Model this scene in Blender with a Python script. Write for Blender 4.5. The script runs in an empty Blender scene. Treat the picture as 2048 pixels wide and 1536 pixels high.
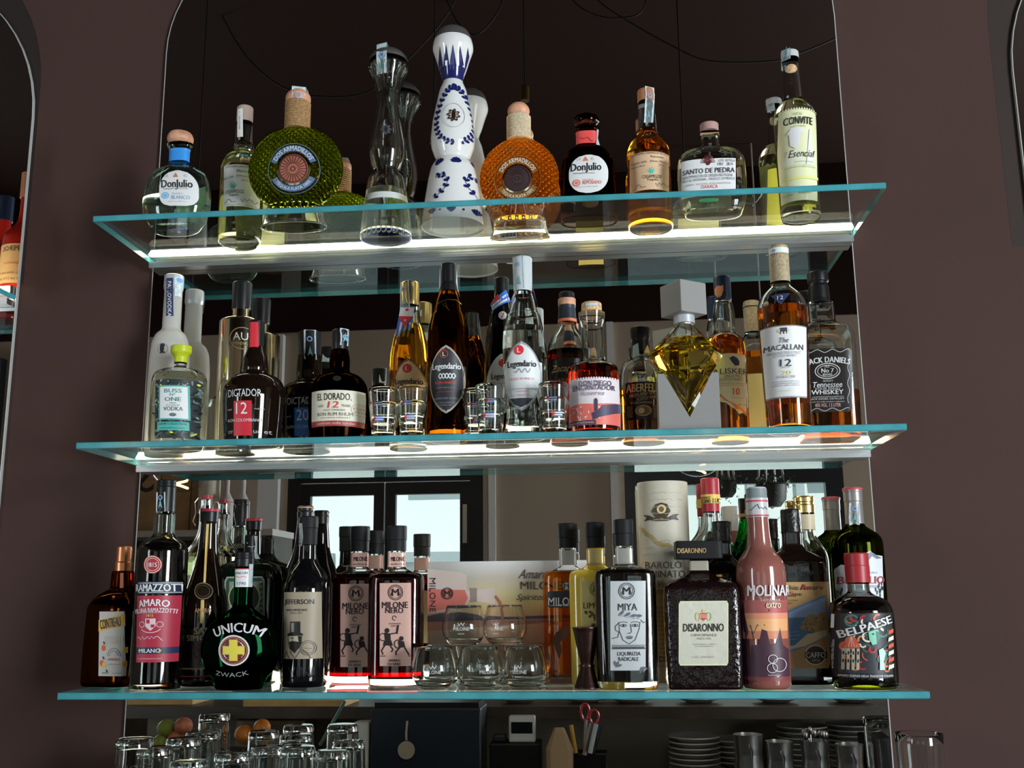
import bpy, math, random
from mathutils import Vector, Matrix
from mathutils.geometry import tessellate_polygon
R = random.Random(5)
SC = bpy.context.scene
COL = SC.collection

# ------------------------------------------------------------------ camera
F, CX, CY, CZ = 2080.8, .8192, -1.7754, 1.3915
YAW, PIT, ROL = .0878, .2008, -.0096
cy_, sy_, cp_, sp_, cr_, sr_ = (math.cos(YAW), math.sin(YAW), math.cos(PIT), math.sin(PIT), math.cos(ROL), math.sin(ROL))
RT = Vector((cy_, sy_, 0)); FW0 = Vector((-sy_, cy_, 0)); UPZ = Vector((0, 0, 1))
FW = FW0 * cp_ + UPZ * sp_; UP0 = -FW0 * sp_ + UPZ * cp_
CR = RT * cr_ + UP0 * sr_; CU = -RT * sr_ + UP0 * cr_
CAM = Vector((CX, CY, CZ))
cd = bpy.data.cameras.new('camera'); cam = bpy.data.objects.new('camera', cd); COL.objects.link(cam)
cd.sensor_width = 36; cd.lens = F / 2048 * 36; cd.clip_start = .02
m3 = Matrix((CR, CU, -FW)).transposed(); cam.matrix_world = Matrix.Translation(CAM) @ m3.to_4x4()
SC.camera = cam

# ------------------------------------------------------------------ exposure, world, sun, added area lights
SC.view_settings.view_transform = 'Standard'; SC.view_settings.look = 'None'
SC.view_settings.exposure = 0.0; SC.view_settings.gamma = 1; SC.view_settings.use_curve_mapping = False
cy = SC.cycles
cy.max_bounces = 20; cy.transmission_bounces = 16; cy.glossy_bounces = 8; cy.diffuse_bounces = 3; cy.transparent_max_bounces = 24
cy.sample_clamp_indirect = 4; cy.use_denoising = True; cy.blur_glossy = .3
w = bpy.data.worlds.new('sky'); SC.world = w; w.use_nodes = True
bg = w.node_tree.nodes['Background']; bg.inputs[0].default_value = (.72, .93, 1, 1); bg.inputs[1].default_value = 1.15
def light(name, kind, loc, aim, energy, col, **k):
    l = bpy.data.lights.new(name, kind); o = bpy.data.objects.new(name, l); COL.objects.link(o)
    o.location = loc; o.rotation_euler = (Vector(aim) - Vector(loc)).to_track_quat('-Z', 'Y').to_euler()
    l.energy = energy; l.color = col
    for a, b in k.items(): setattr(l, a, b)
    return o
light('sun', 'SUN', (0, 5, 12), (0.6, -5, 0), 5.2, (1, .97, .92), angle=.01)
light('added_fill_right', 'AREA', (4.3, -4.0, 1.6), (1.2, 0, 1.6), 420, (.86, .95, 1), shape='RECTANGLE', size=2.0, size_y=2.3)  # added area light to brighten the bottles and wall; no real window here
light('added_fill_left', 'AREA', (-3.22, -3.95, 1.6), (.5, 0, 1.6), 50, (.86, .95, 1), shape='RECTANGLE', size=.6, size_y=2.2)  # weaker added fill from the left, kept out of the mirror's view

# ------------------------------------------------------------------ pixel <-> place
def ray(px, py): return FW * F + CR * (px - 1024) - CU * (py - 768)
def atY(px, py, Y):
    d = ray(px, py); t = (Y - CY) / d.y; return CAM + d * t
def atZ(px, py, Z):
    d = ray(px, py); t = (Z - CZ) / d.z; return CAM + d * t
def proj(p):
    q = Vector(p) - CAM; k = q.dot(FW)
    return 1024 + F * q.dot(CR) / k, 768 - F * q.dot(CU) / k, F / k

# ------------------------------------------------------------------ materials
def lin(h):
    h = h.lstrip('#'); h = ''.join(c * 2 for c in h) if len(h) == 3 else h; v = [int(h[i:i + 2], 16) / 255 for i in (0, 2, 4)]
    return [c / 12.92 if c <= .04045 else ((c + .055) / 1.055) ** 2.4 for c in v]
MATS = {}
def newmat(name):
    m = bpy.data.materials.new(name); m.use_nodes = True; nt = m.node_tree
    return m, nt, nt.nodes, nt.links, nt.nodes['Principled BSDF']
def pm(name, col, rough=.5, metal=0, spec=.5, coat=0, bump=0, bscale=200, var=0, vscale=8):
    if name in MATS: return MATS[name]
    m, nt, N, L, p = newmat(name)
    c = lin(col) if isinstance(col, str) else list(col)
    p.inputs['Base Color'].default_value = (*c, 1); p.inputs['Roughness'].default_value = rough
    p.inputs['Metallic'].default_value = metal; p.inputs['Specular IOR Level'].default_value = spec
    p.inputs['Coat Weight'].default_value = coat; p.inputs['Coat Roughness'].default_value = .05
    if bump or var:
        tc = N.new('ShaderNodeTexCoord'); nz = N.new('ShaderNodeTexNoise'); nz.inputs['Detail'].default_value = 4
        L.new(tc.outputs['Object'], nz.inputs['Vector'])
    if bump:
        nz.inputs['Scale'].default_value = bscale
        b = N.new('ShaderNodeBump'); b.inputs['Strength'].default_value = bump; b.inputs['Distance'].default_value = .002
        L.new(nz.outputs['Fac'], b.inputs['Height']); L.new(b.outputs[0], p.inputs['Normal'])
    if var:
        nz2 = N.new('ShaderNodeTexNoise'); nz2.inputs['Scale'].default_value = vscale; nz2.inputs['Detail'].default_value = 5
        L.new(tc.outputs['Object'], nz2.inputs['Vector'])
        r = N.new('ShaderNodeValToRGB'); r.color_ramp.elements[0].position = .3; r.color_ramp.elements[1].position = .7
        r.color_ramp.elements[0].color = (*[x * (1 - var) for x in c], 1); r.color_ramp.elements[1].color = (*[min(1, x * (1 + var)) for x in c], 1)
        L.new(nz2.outputs['Fac'], r.inputs[0]); L.new(r.outputs[0], p.inputs['Base Color'])
    MATS[name] = m; return m
LEVEL = .57
def paint(h, rough=.45, metal=0, spec=.4):
    n = 'print_%s_%g_%g' % (h.lstrip('#'), rough, metal)
    return pm(n, [min(.88, c / LEVEL) for c in lin(h)], rough, metal, spec)
def glass(name, col, ior=1.47, rough=0, diamond=0, bscale=60, bstr=.6):
    if name in MATS: return MATS[name]
    m, nt, N, L, p = newmat(name); N.remove(p)
    g = N.new('ShaderNodeBsdfGlass'); g.inputs['Color'].default_value = (*col, 1); g.inputs['IOR'].default_value = ior; g.inputs['Roughness'].default_value = rough
    L.new(g.outputs[0], N['Material Output'].inputs['Surface'])
    if diamond:
        tc = N.new('ShaderNodeTexCoord'); mx = None
        for s in (1, -1):
            mp = N.new('ShaderNodeMapping'); mp.inputs['Rotation'].default_value = (0, math.radians(45 * s), 0); L.new(tc.outputs['Object'], mp.inputs[0])
            wv = N.new('ShaderNodeTexWave'); wv.bands_direction = 'X'; wv.inputs['Scale'].default_value = bscale; L.new(mp.outputs[0], wv.inputs[0])
            if mx is None: mx = wv
            else:
                a = N.new('ShaderNodeMath'); a.operation = 'MULTIPLY'; L.new(mx.outputs['Fac'], a.inputs[0]); L.new(wv.outputs['Fac'], a.inputs[1])
                b = N.new('ShaderNodeBump'); b.inputs['Strength'].default_value = bstr; b.inputs['Distance'].default_value = .004
                L.new(a.outputs[0], b.inputs['Height']); L.new(b.outputs[0], g.inputs['Normal'])
    MATS[name] = m; return m
def emit(name, col, s):
    if name in MATS: return MATS[name]
    m, nt, N, L, p = newmat(name); N.remove(p)
    e = N.new('ShaderNodeEmission'); e.inputs[0].default_value = (*col, 1); e.inputs[1].default_value = s
    L.new(e.outputs[0], N['Material Output'].inputs['Surface']); MATS[name] = m; return m
def sheet(name, tint, dust=0, ior=1.5):
    """thin clear pane: what is behind it, plus a Fresnel reflection"""
    if name in MATS: return MATS[name]
    m, nt, N, L, p = newmat(name); N.remove(p)
    t = N.new('ShaderNodeBsdfTransparent'); t.inputs[0].default_value = (*tint, 1)
    g = N.new('ShaderNodeBsdfGlossy'); g.inputs['Roughness'].default_value = 0; g.inputs[0].default_value = (1, 1, 1, 1)
    f = N.new('ShaderNodeFresnel'); ge = N.new('ShaderNodeNewGeometry'); mi = N.new('ShaderNodeMapRange'); mi.inputs[3].default_value = ior; mi.inputs[4].default_value = 1 / ior
    L.new(ge.outputs['Backfacing'], mi.inputs[0]); L.new(mi.outputs[0], f.inputs[0])
    mx = N.new('ShaderNodeMixShader'); L.new(f.outputs[0], mx.inputs[0]); L.new(t.outputs[0], mx.inputs[1]); L.new(g.outputs[0], mx.inputs[2])
    out = mx
    if dust:
        d = N.new('ShaderNodeBsdfTranslucent'); d.inputs[0].default_value = (.8, .8, .75, 1)
        tc = N.new('ShaderNodeTexCoord'); nz = N.new('ShaderNodeTexNoise'); nz.inputs['Scale'].default_value = 420; nz.inputs['Detail'].default_value = 2
        L.new(tc.outputs['Object'], nz.inputs[0])
        mr = N.new('ShaderNodeMapRange'); mr.inputs[1].default_value = .58; mr.inputs[2].default_value = .75; mr.inputs[4].default_value = dust
        L.new(nz.outputs['Fac'], mr.inputs[0])
        m2 = N.new('ShaderNodeMixShader'); L.new(mr.outputs[0], m2.inputs[0]); L.new(mx.outputs[0], m2.inputs[1]); L.new(d.outputs[0], m2.inputs[2]); out = m2
    L.new(out.outputs[0], N['Material Output'].inputs['Surface']); MATS[name] = m; return m

CLEAR = glass('clear_glass', (.97, .99, .985)); WATER = glass('clear_spirit', (.985, .985, .95), 1.34)
STRAW = glass('straw_spirit', (.97, .95, .78), 1.34)
AMBER = glass('amber_spirit', (.96, .64, .14), 1.34); WHISKY = glass('whisky', (.92, .52, .14), 1.34); GOLD = glass('golden_spirit', (.985, .86, .30), 1.34)
DKRED = glass('dark_red_liqueur', (.30, .005, .009), 1.34); DKRUM = glass('dark_rum', (.22, .06, .015), 1.34)
ORANGE = glass('orange_liqueur', (.98, .55, .08), 1.34)
GREENG = glass('green_glass', (.22, .62, .28)); OLIVE = glass('olive_glass', (.42, .48, .06))
BROWNG = glass('brown_glass', (.6, .26, .05)); BLUEG = glass('deep_blue_glass', (.05, .06, .5))
BLACK = pm('black_glass', (.004, .004, .005), .03, 0, .5); BLACKG = pm('black_green_glass', (.004, .009, .006), .03)
BLACKB = pm('black_brown_glass', (.010, .005, .003), .03)
CAPK = pm('black_cap', (.010, .010, .011), .35, spec=.3); MATTK = pm('matte_black_cap', (.014, .014, .015), .55, spec=.2)
WOOD = pm('light_wood', (.72, .36, .22), .5, var=.25, vscale=60); CORK = pm('cork', (.75, .48, .26), .8, bump=.5, bscale=300, var=.35, vscale=250)
ROPE = pm('jute_rope', (.46, .27, .12), .9, bump=1, bscale=500, var=.3, vscale=300); ROPEW = pm('white_rope', (.72, .6, .42), .9, bump=1, bscale=500, var=.2, vscale=300)
STEEL = pm('brushed_steel', (.62, .62, .62), .28, 1); ALU = pm('aluminium', (.7, .72, .74), .3, 1); GOLDM = pm('gold_metal', (.75, .55, .22), .28, 1)
CHAMP = pm('champagne_mirror', (.80, .72, .52), .1, 1); COPPER = pm('copper_cap', (.75, .30, .15), .35, 1)
WHITE = pm('white_ceramic', (.86, .86, .85), .12, coat=.5); STRIP = pm('tax_strip_paper', (.60, .70, .74), .5, var=.25, vscale=160)
FILM = pm('dull_film', (.55, .6, .62), .35)

# ------------------------------------------------------------------ mesh builder
class MB:
    def __init__(s): s.v = []; s.f = []; s.m = []; s.mats = []
    def mi(s, m):
        if m not in s.mats: s.mats.append(m)
        return s.mats.index(m)
    def add(s, vs, fs, m):
        b = len(s.v); s.v += [tuple(v) for v in vs]; k = s.mi(m)
        for f in fs: s.f.append([b + i for i in f]); s.m.append(k)
    def loft(s, secs, m, seg=40, n=2, flip=False, c0=True, c1=True, cx=0, cyy=0):
        vs = []; fs = []
        for z, rx, ry in secs:
            for i in range(seg):
                a = 2 * math.pi * i / seg; c, q = math.cos(a), math.sin(a)
                if n != 2: c = math.copysign(abs(c) ** (2 / n), c); q = math.copysign(abs(q) ** (2 / n), q)
                vs.append((cx + rx * c, cyy + ry * q, z))
        up = secs[-1][0] > secs[0][0]
        for k in range(len(secs) - 1):
            for i in range(seg):
                j = (i + 1) % seg; f = [k * seg + i, k * seg + j, (k + 1) * seg + j, (k + 1) * seg + i]
                fs.append(f if up else f[::-1])
        e = len(secs) - 1
        lo = list(range(seg))[::-1]; hi = list(range(e * seg, e * seg + seg))
        if c0: fs.append(lo if up else lo[::-1])
        if c1: fs.append(hi if up else hi[::-1])
        s.add(vs, [f[::-1] for f in fs] if flip else fs, m)
    def box(s, x0, y0, z0, x1, y1, z1, m):
        v = [(x, y, z) for x in (x0, x1) for y in (y0, y1) for z in (z0, z1)]
        s.add(v, [(0, 1, 3, 2), (4, 6, 7, 5), (0, 4, 5, 1), (2, 3, 7, 6), (0, 2, 6, 4), (1, 5, 7, 3)], m)
    def tube(s, pts, r, m, seg=8, closed=False):
        pts = [Vector(p) for p in pts]; vs = []; fs = []; nn = len(pts)
        for i, p in enumerate(pts):
            t = (pts[min(i + 1, nn - 1)] - pts[max(i - 1, 0)]).normalized()
            a = t.cross(Vector((0, 0, 1)))
            if a.length < .05: a = t.cross(Vector((0, 1, 0)))
            a.normalize(); b = t.cross(a)
            rr = r[i] if isinstance(r, (list, tuple)) else r
            for k in range(seg): g = 2 * math.pi * k / seg; vs.append(p + a * rr * math.cos(g) + b * rr * math.sin(g))
        for i in range(nn - 1):
            for k in range(seg): j = (k + 1) % seg; fs.append((i * seg + k, i * seg + j, (i + 1) * seg + j, (i + 1) * seg + k))
        fs += [tuple(range(seg))[::-1], tuple(range((nn - 1) * seg, nn * seg))]
        s.add(vs, fs, m)
    def prism(s, poly, y0, y1, m):
        """polygon in XZ, extruded along Y"""
        n = len(poly); vs = [(x, y0, z) for x, z in poly] + [(x, y1, z) for x, z in poly]
        tri = tessellate_polygon([[Vector((x, z, 0)) for x, z in poly]])
        fs = [tuple(t) for t in tri] + [tuple(i + n for i in t)[::-1] for t in tri]
        fs += [(i, (i + 1) % n, (i + 1) % n + n, i + n) for i in range(n)]
        s.add(vs, fs, m)
    def ball(s, c, rx, ry, rz, m, seg=24, rings=14):
        s.loft([(c[2] - rz * math.cos(math.pi * k / rings), max(1e-5, rx * math.sin(math.pi * k / rings)), max(1e-5, ry * math.sin(math.pi * k / rings))) for k in range(rings + 1)], m, seg, cx=c[0], cyy=c[1])
    def build(s, name, parent=None, smooth=True, ang=38):
        me = bpy.data.meshes.new(name); me.from_pydata(s.v, [], s.f)
        for m in s.mats: me.materials.append(m)
        me.polygons.foreach_set('material_index', s.m)
        if smooth:
            me.polygons.foreach_set('use_smooth', [True] * len(s.f)); me.set_sharp_from_angle(angle=math.radians(ang))
        me.update(); o = bpy.data.objects.new(name, me); COL.objects.link(o)
        if parent: o.parent = parent
        return o
def tag(o, label, cat, group=None, kind=None):
    if label: o['label'] = label
    if cat: o['category'] = cat
    if group: o['group'] = group
    if kind: o['kind'] = kind
    return o
def empty(name, loc, rz=0):
    o = bpy.data.objects.new(name, None); COL.objects.link(o); o.location = loc; o.rotation_euler = (0, 0, rz); o.empty_display_size = .02; return o
def struct(mb, name, **k): return tag(mb.build(name, **k), None, None, kind='structure')
def copy_tree(o, loc, rz, label, parent=None):
    c = o.copy(); COL.objects.link(c)
    if parent is None:
        c.location = loc; c.rotation_euler = (0, 0, rz)
        if label: c['label'] = label
    else: c.parent = parent
    for ch in list(o.children): copy_tree(ch, None, 0, None, c)
    return c

# ------------------------------------------------------------------ lettering
FONT = bpy.data.curves.new('type', 'FONT'); FONT.resolution_u = 2
FOB = bpy.data.objects.new('type', FONT)
TC = {}
def textmesh(t, bold=0):
    bold = 0
    if (t, bold) in TC: return TC[t, bold]
    FONT.body = t; FONT.offset = 0
    me = bpy.data.meshes.new_from_object(FOB)
    v = [(a.co.x, a.co.y) for a in me.vertices]; f = [tuple(p.vertices) for p in me.polygons]; bpy.data.meshes.remove(me)
    x0 = min(a for a, b in v); x1 = max(a for a, b in v); y0 = min(b for a, b in v); y1 = max(b for a, b in v)
    v = [((a - x0) / (x1 - x0) - .5, (b - y0) / max(1e-6, y1 - y0) - .5) for a, b in v]
    TC[t, bold] = (v, f); return v, f

def fillet(p, d, k=4):
    out = [p[0]]
    for i in range(1, len(p) - 1):
        a, b, c = Vector(p[i - 1]), Vector(p[i]), Vector(p[i + 1])
        u, v = a - b, c - b; lu, lv = u.length, v.length
        if lu < 1e-6 or lv < 1e-6: out.append(tuple(b)); continue
        q = min(d, .45 * lu, .45 * lv); s, e = b + u * q / lu, b + v * q / lv
        for j in range(k + 1): t = j / k; out.append(tuple(s * (1 - t) ** 2 + b * 2 * t * (1 - t) + e * t * t))
    out.append(p[-1]); return out

ZS = (2.0058, 1.6323, 1.2563)   # tops of the three glass shelves
class Bottle:
    """A bottle on shelf k: its outline (image row, half width) is turned into metres at its own depth, then turned about its axis."""
    def __init__(s, name, label, k, ax, body, cap=None, rim=None, Y=None, ry=1., n=2, ncap=None, rycap=None, capm=None, glassm=BLACK, hollow=False, liquid=None,
                 wall=.003, base=.009, fd=8, group=None, cat='bottle', rz=0, capname='cap', bodyname='glass_body', seg=44, capfd=3, z0=None):
        s.zb = (ZS[k] if z0 is None else z0) + .0003
        hwb = body[-1][1]; yb = body[-1][0]
        if Y is None:
            P = atZ(ax[0], rim, s.zb); sc = proj(P)[2]; r = hwb * .9 / sc * (.6 if callable(ry) else ry)
            Y = P.y - r if k < 2 else P.y + r
        s.Y = Y; P = atY(ax[0], ax[1], Y); s.X = P.x; s.n = n
        def cv(lst, n_, ry_, fdd, botz):
            o = []
            for y, hw in lst:
                z = s.zy(y); o.append((z, hw / proj((s.X, Y, z))[2]))
            o = [(z - s.zb, r) for z, r in o]
            if botz:
                o[-1] = (0, o[-1][1]); o.append((0, o[-1][1] * .86))
            o = fillet([(a * 1000, b * 1000) for a, b in o], fdd * .8)
            return [(a / 1000, b / 1000) for a, b in o]
        s.bp = cv(body, n, ry, fd, True); s.cp = cv(cap, n, ry, capfd, False) if cap else []
        s.ry = ry; s.rycap = 1 if rycap is None else rycap; s.ncap = ncap or 2
        s.ztop_body = s.bp[0][0]
        s.root = tag(empty(name, (s.X, Y, s.zb), rz), label, cat, group)
        def secs(p, ryy): return [(z, r, s.dep(z, r) if ryy is None else r * ryy) for z, r in p]
        mb = MB(); o = secs(s.bp, None)
        mb.loft(o, glassm, seg, n)
        s.inner = None
        if hollow:
            inn = [(z, max(.002, r - wall), max(.002, q - wall)) for z, r, q in o if z > base + .001 and z < s.ztop_body - .002]
            r0 = inn[-1][1] * .93
            inn = inn + [(base, r0, r0 * inn[-1][2] / inn[-1][1])]
            mb.loft(inn, glassm, seg, n, flip=True); s.inner = inn
        s.body = mb.build(bodyname, s.root)
        if liquid:
            lv, lm = liquid; lz = s.zy(lv) - s.zb
            src = s.inner or [(z, r - .0015, q - .0015) for z, r, q in o]
            L = [(z, r + .0004, q + .0004) for z, r, q in src if z < lz]
            # ring exactly at the level
            for i in range(len(src) - 1):
                if src[i][0] >= lz > src[i + 1][0]:
                    t = (lz - src[i + 1][0]) / (src[i][0] - src[i + 1][0] + 1e-9)
                    L = [(lz, *[src[i + 1][q] * (1 - t) + src[i][q] * t + .0004 for q in (1, 2)])] + L; break
            L[-1] = (L[-1][0] - .0004, L[-1][1], L[-1][2])
            m2 = MB(); m2.loft(L, lm, seg, n); s.liq = m2.build('liquid', s.body)
        s.cap = None
        if cap:
            m3_ = MB(); m3_.loft([(z, r, r * s.rycap) for z, r in s.cp], capm or CAPK, 36, s.ncap); s.cap = m3_.build(capname, s.root)
        s.par = s.body; s.d = None; s.lab = None
    def dep(s, z, r): return r * s.ry if not callable(s.ry) else s.ry(z, r)
    def zy(s, y):
        x = proj((s.X, s.Y, s.zb))[0]
        for _ in range(3):
            P = atY(x, y, s.Y); x = proj((s.X, s.Y, P.z))[0]
        return P.z
    def sec(s, z):
        cap = s.cp and z > s.cp[-1][0]
        p = s.cp if cap else s.bp
        if z >= p[0][0]: r = p[0][1]
        else:
            r = p[-1][1]
            for i in range(len(p) - 1):
                if p[i][0] >= z >= p[i + 1][0]:
                    t = (z - p[i + 1][0]) / (p[i][0] - p[i + 1][0] + 1e-9); r = p[i + 1][1] * (1 - t) + p[i][1] * t; break
        return r, (r * s.rycap if cap else s.dep(z, r)), (s.ncap if cap else s.n)
    def front(s, d, z, off):
        rx, ry, n = s.sec(z); q = max(-.975, min(.975, d / max(rx, 1e-4))); a = abs(q)
        y = -ry * (1 - a ** n) ** (1 / n)
        nx = math.copysign(a ** (n - 1), q) / rx; ny = -((1 - a ** n) ** ((n - 1) / n)) / ry
        l = math.hypot(nx, ny) or 1
        return Vector((rx * q + off * nx / l, y + off * ny / l, z))
    def pt(s, px, py, off):
        """photo place -> point on the front of the bottle; rows keep one height all round"""
        z = s.zy(py) - s.zb
        rx, ry, n = s.sec(z)
        for _ in range(2):
            Q = proj((s.X, s.Y - ry, s.zb + z)); z = z - (py - Q[1]) / Q[2]; rx, ry, n = s.sec(z)
        d = 0; yf = -ry; dx = px - proj((s.X, s.Y - ry, s.zb + z))[0]
        for _ in range(3):
            d = dx / proj((s.X, s.Y + yf, s.zb + z))[2]; q = min(.975, abs(d / max(rx, 1e-4))); yf = -ry * (1 - q ** n) ** (1 / n)
        return s.front(d, z, off)
    # drawing -------------------------------------------------
    def new(s, name='label', base=.0004, parent=None):
        s.end(); s.d = MB(); s.dn = name; s.base = base; s.cnt = 0; s.dp = parent
        return s
    def end(s):
        if s.d and s.d.f:
            p = s.dp or (s.root if s.dn not in ('lettering', 'emblem', 'print') or s.lab is None else s.lab)
            o = s.d.build(s.dn, p, ang=60)
            if s.dn not in ('lettering', 'emblem', 'print', 'tax_strip', 'neck_band', 'neck_label', 'torn_seal'): s.lab = o
        s.d = None
    def _put(s, pts, fs, m, step=.00006):
        if isinstance(m, str): m = paint(m)
        s.cnt += step; s.off = s.base + s.cnt
        s.d.add([s.pt(x, y, s.off) for x, y in pts], fs, m); return s
    def grid(s, x0, y0, x1, y1, m, hw=None, nx=14, ny=12):
        pts = []; nx = max(1, int(abs(x1 - x0) / 3.2))
        for j in range(ny + 1):
            v = j / ny; y = y0 + (y1 - y0) * v; a, b = hw(v) if hw else (0, 1)
            for i in range(nx + 1): pts.append((x0 + (x1 - x0) * (a + (b - a) * i / nx), y))
        fs = [(j * (nx + 1) + i, j * (nx + 1) + i + 1, (j + 1) * (nx + 1) + i + 1, (j + 1) * (nx + 1) + i) for j in range(ny) for i in range(nx)]
        return s._put(pts, fs, m)
    def rect(s, x0, y0, x1, y1, m, c=0, arch=0, nx=14):
        if not c and not arch: return s.grid(x0, y0, x1, y1, m, nx=nx, ny=max(2, int(abs(y1 - y0) / 14)))
        W, H = x1 - x0, y1 - y0
        def hw(v):
            d = min(v, 1 - v) * H if not arch else v * H; r = arch or c
            if arch and (1 - v) * H < c: d = (1 - v) * H; r = c
            if d >= r: return 0, 1
            e = (r - math.sqrt(max(0, r * r - (r - d) ** 2))) / W; return e, 1 - e
        return s.grid(x0, y0, x1, y1, m, hw, nx, 22)
    def oval(s, x, y, rx, ry, m, k=28):
        pts = [(x, y)]; fs = []
        for q in (1, 2, 3):
            for i in range(k): a = 2 * math.pi * i / k; pts.append((x + rx * q / 3 * math.cos(a), y + ry * q / 3 * math.sin(a)))
        for i in range(k):
            j = (i + 1) % k; fs.append((0, 1 + i, 1 + j))
            for q in (0, 1): fs.append((1 + q * k + i, 1 + (q + 1) * k + i, 1 + (q + 1) * k + j, 1 + q * k + j))
        return s._put(pts, fs, m, .00003)
    def ring(s, x, y, rx, ry, w, m, a0=0, a1=360, k=40):
        n = max(3, int(k * (a1 - a0) / 360)); pts = []
        for i in range(n + 1):
            a = math.radians(a0 + (a1 - a0) * i / n)
            pts += [(x + rx * math.cos(a), y - ry * math.sin(a)), (x + (rx - w) * math.cos(a), y - (ry - w) * math.sin(a))]
        return s._put(pts, [(2 * i, 2 * i + 2, 2 * i + 3, 2 * i + 1) for i in range(n)], m, .00002)
    def poly(s, pts, m):
        V, Fs = [], []
        x0, x1 = min(p[0] for p in pts), max(p[0] for p in pts); k = max(1, int((x1 - x0) / 4))
        def clip(q, lim, sg):
            o = []
            for i in range(len(q)):
                a, b = q[i - 1], q[i]; da, db = sg * (a[0] - lim), sg * (b[0] - lim)
                if (da < 0) != (db < 0): t = da / (da - db); o.append((lim, a[1] + (b[1] - a[1]) * t))
                if db >= 0: o.append(b)
            return o
        T = [[pts[i] for i in f] for f in tessellate_polygon([[Vector((x, y, 0)) for x, y in pts]])]
        for j in range(k):
            a, b = x0 + (x1 - x0) * j / k, x0 + (x1 - x0) * (j + 1) / k
            for t in T:
                q = clip(clip(t, a, 1), b, -1)
                if len(q) > 2: Fs.append(tuple(range(len(V), len(V) + len(q)))); V += q
        return s._put(V, Fs, m)
    def line(s, pts, w, m):
        P = []; n = len(pts)
        for i, (x, y) in enumerate(pts):
            a = Vector(pts[min(i + 1, n - 1)]) - Vector(pts[max(0, i - 1)]); a = a.normalized() if a.length else Vector((1, 0))
            P += [(x - a.y * w / 2, y + a.x * w / 2), (x + a.y * w / 2, y - a.x * w / 2)]
        return s._put(P, [(2 * i, 2 * i + 2, 2 * i + 3, 2 * i + 1) for i in range(n - 1)], m, .00002)
    def leaf(s, x, y, ang, ln, wd, m):
        ca, sa = math.cos(ang), math.sin(ang)
        p = [(0, 0), (.3, .35), (.65, .5), (.9, .3), (1, 0), (.9, -.3), (.65, -.5), (.3, -.35)]
        p = [(x + a * ln * ca - b * wd * sa, y + a * ln * sa + b * wd * ca) for a, b in p]
        return s._put([(x + ln * .5 * ca, y + ln * .5 * sa)] + p, [(0, 1 + i, 1 + (i + 1) % 8) for i in range(8)], m, .000008)
    def text(s, t, x, y, w, h, m, bend=0, sh=0, b=0, rot=0):
        v, f = textmesh(t); pts = []; n = len(v)
        if b: d = h * b * .8 / w; v = [(a - d, q) for a, q in v] + [(a + d, q) for a, q in v]; f = f + [tuple(i + n for i in g) for g in f]
        for a, q in v:
            X, Yy = a * w + sh * q * h, -q * h
            if bend:
                r = abs(bend); an = X / r
                X, Yy = ((r - Yy) * math.sin(an), r - (r - Yy) * math.cos(an)) if bend > 0 else ((r + Yy) * math.sin(an), -r + (r + Yy) * math.cos(an))
            if rot: ca, sa = math.cos(rot), math.sin(rot); X, Yy = X * ca - Yy * sa, X * sa + Yy * ca
            pts.append((x + X, y + Yy))
        s.cnt += .00018 if h > 9 else 0; s._put(pts, f, m, .00002); s.cnt -= .00018 if h > 9 else 0; return s
    def scrib(s, x0, x1, y, h, m, seed=1, w=1.2):
        r = random.Random(seed); n = max(4, int((x1 - x0) / 3.5))
        return s.line([(x0 + (x1 - x0) * i / n, y + h * (r.random() - .5)) for i in range(n + 1)], w, m)
    def micro(s, x0, x1, y, h, m, seed=1, b=0):
        """a row of letter-like small type"""
        r = random.Random(seed); k = max(4, int((x1 - x0) / (h * .8)))
        t = ''.join(r.choice('aeinorstlcdmu ') for _ in range(k)).strip() or 'aie'
        return s.text(t, (x0 + x1) / 2, y, x1 - x0, h, m, b=b)
    def strip(s, pts, w=16, m=None, name='tax_strip', over=True):
        """paper seal down the neck: pts (x, y) from the cap's top downwards; it folds over the top"""
        s.new(name, .0011); n = len(pts); P = []
        for x, y in pts: P += [(x - w / 2, y), (x + w / 2, y)]
        s._put(P, [(2 * i, 2 * i + 1, 2 * i + 3, 2 * i + 2) for i in range(n - 1)], m or STRIP)
        if over and s.cp:
            a, b = s.d.v[0], s.d.v[1]; zt = s.cp[0][0] + .0006
            back = [(a[0], -a[1] * .75, zt), (b[0], -b[1] * .75, zt), (a[0], a[1], zt), (b[0], b[1], zt), (a[0], -a[1] * 1.05 + .0012, zt - .03), (b[0], -b[1] * 1.05 + .0012, zt - .03)]
            k = len(s.d.v); s.d.v += back; mi = s.d.mi(m or STRIP)
            for f in ((0, 1, k + 3, k + 2), (k + 2, k + 3, k + 1, k), (k, k + 1, k + 5, k + 4)): s.d.f.append(list(f)); s.d.m.append(mi)
        s.ring(pts[0][0], pts[0][1] + 11, w * .24, w * .24, w * .09, '#6f8fb8')
        x, y = pts[-1]; s.poly([(x, y - 26), (x + w * .22, y - 6), (x, y - 11), (x - w * .22, y - 6)], '#5c8b8c')
        s.end(); return s
    def band(s, y0, y1, m, name='neck_band', a=115, off=.0007):
        """a collar right round the neck"""
        z0, z1 = s.zy(y0) - s.zb, s.zy(y1) - s.zb; mb = MB(); sec = []
        for i in range(9):
            z = z0 + (z1 - z0) * i / 8; rx, ry, n = s.sec(z); sec.append((z, rx + off, ry + off))
        mb.loft(sec, m if not isinstance(m, str) else paint(m), 36, s.sec((z0 + z1) / 2)[2], c0=False, c1=False)
        o = mb.build(name, s.root); s.lab = o if name == 'label' else s.lab; return o
    def back(s, x0, y0, x1, y1, m='#c9b98a'):
        """label on the far side"""
        s.new('back_label'); s.rect(x0, y0, x1, y1, m)
        s.d.v = [(a, -b, c) for a, b, c in s.d.v]; s.end()
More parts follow.
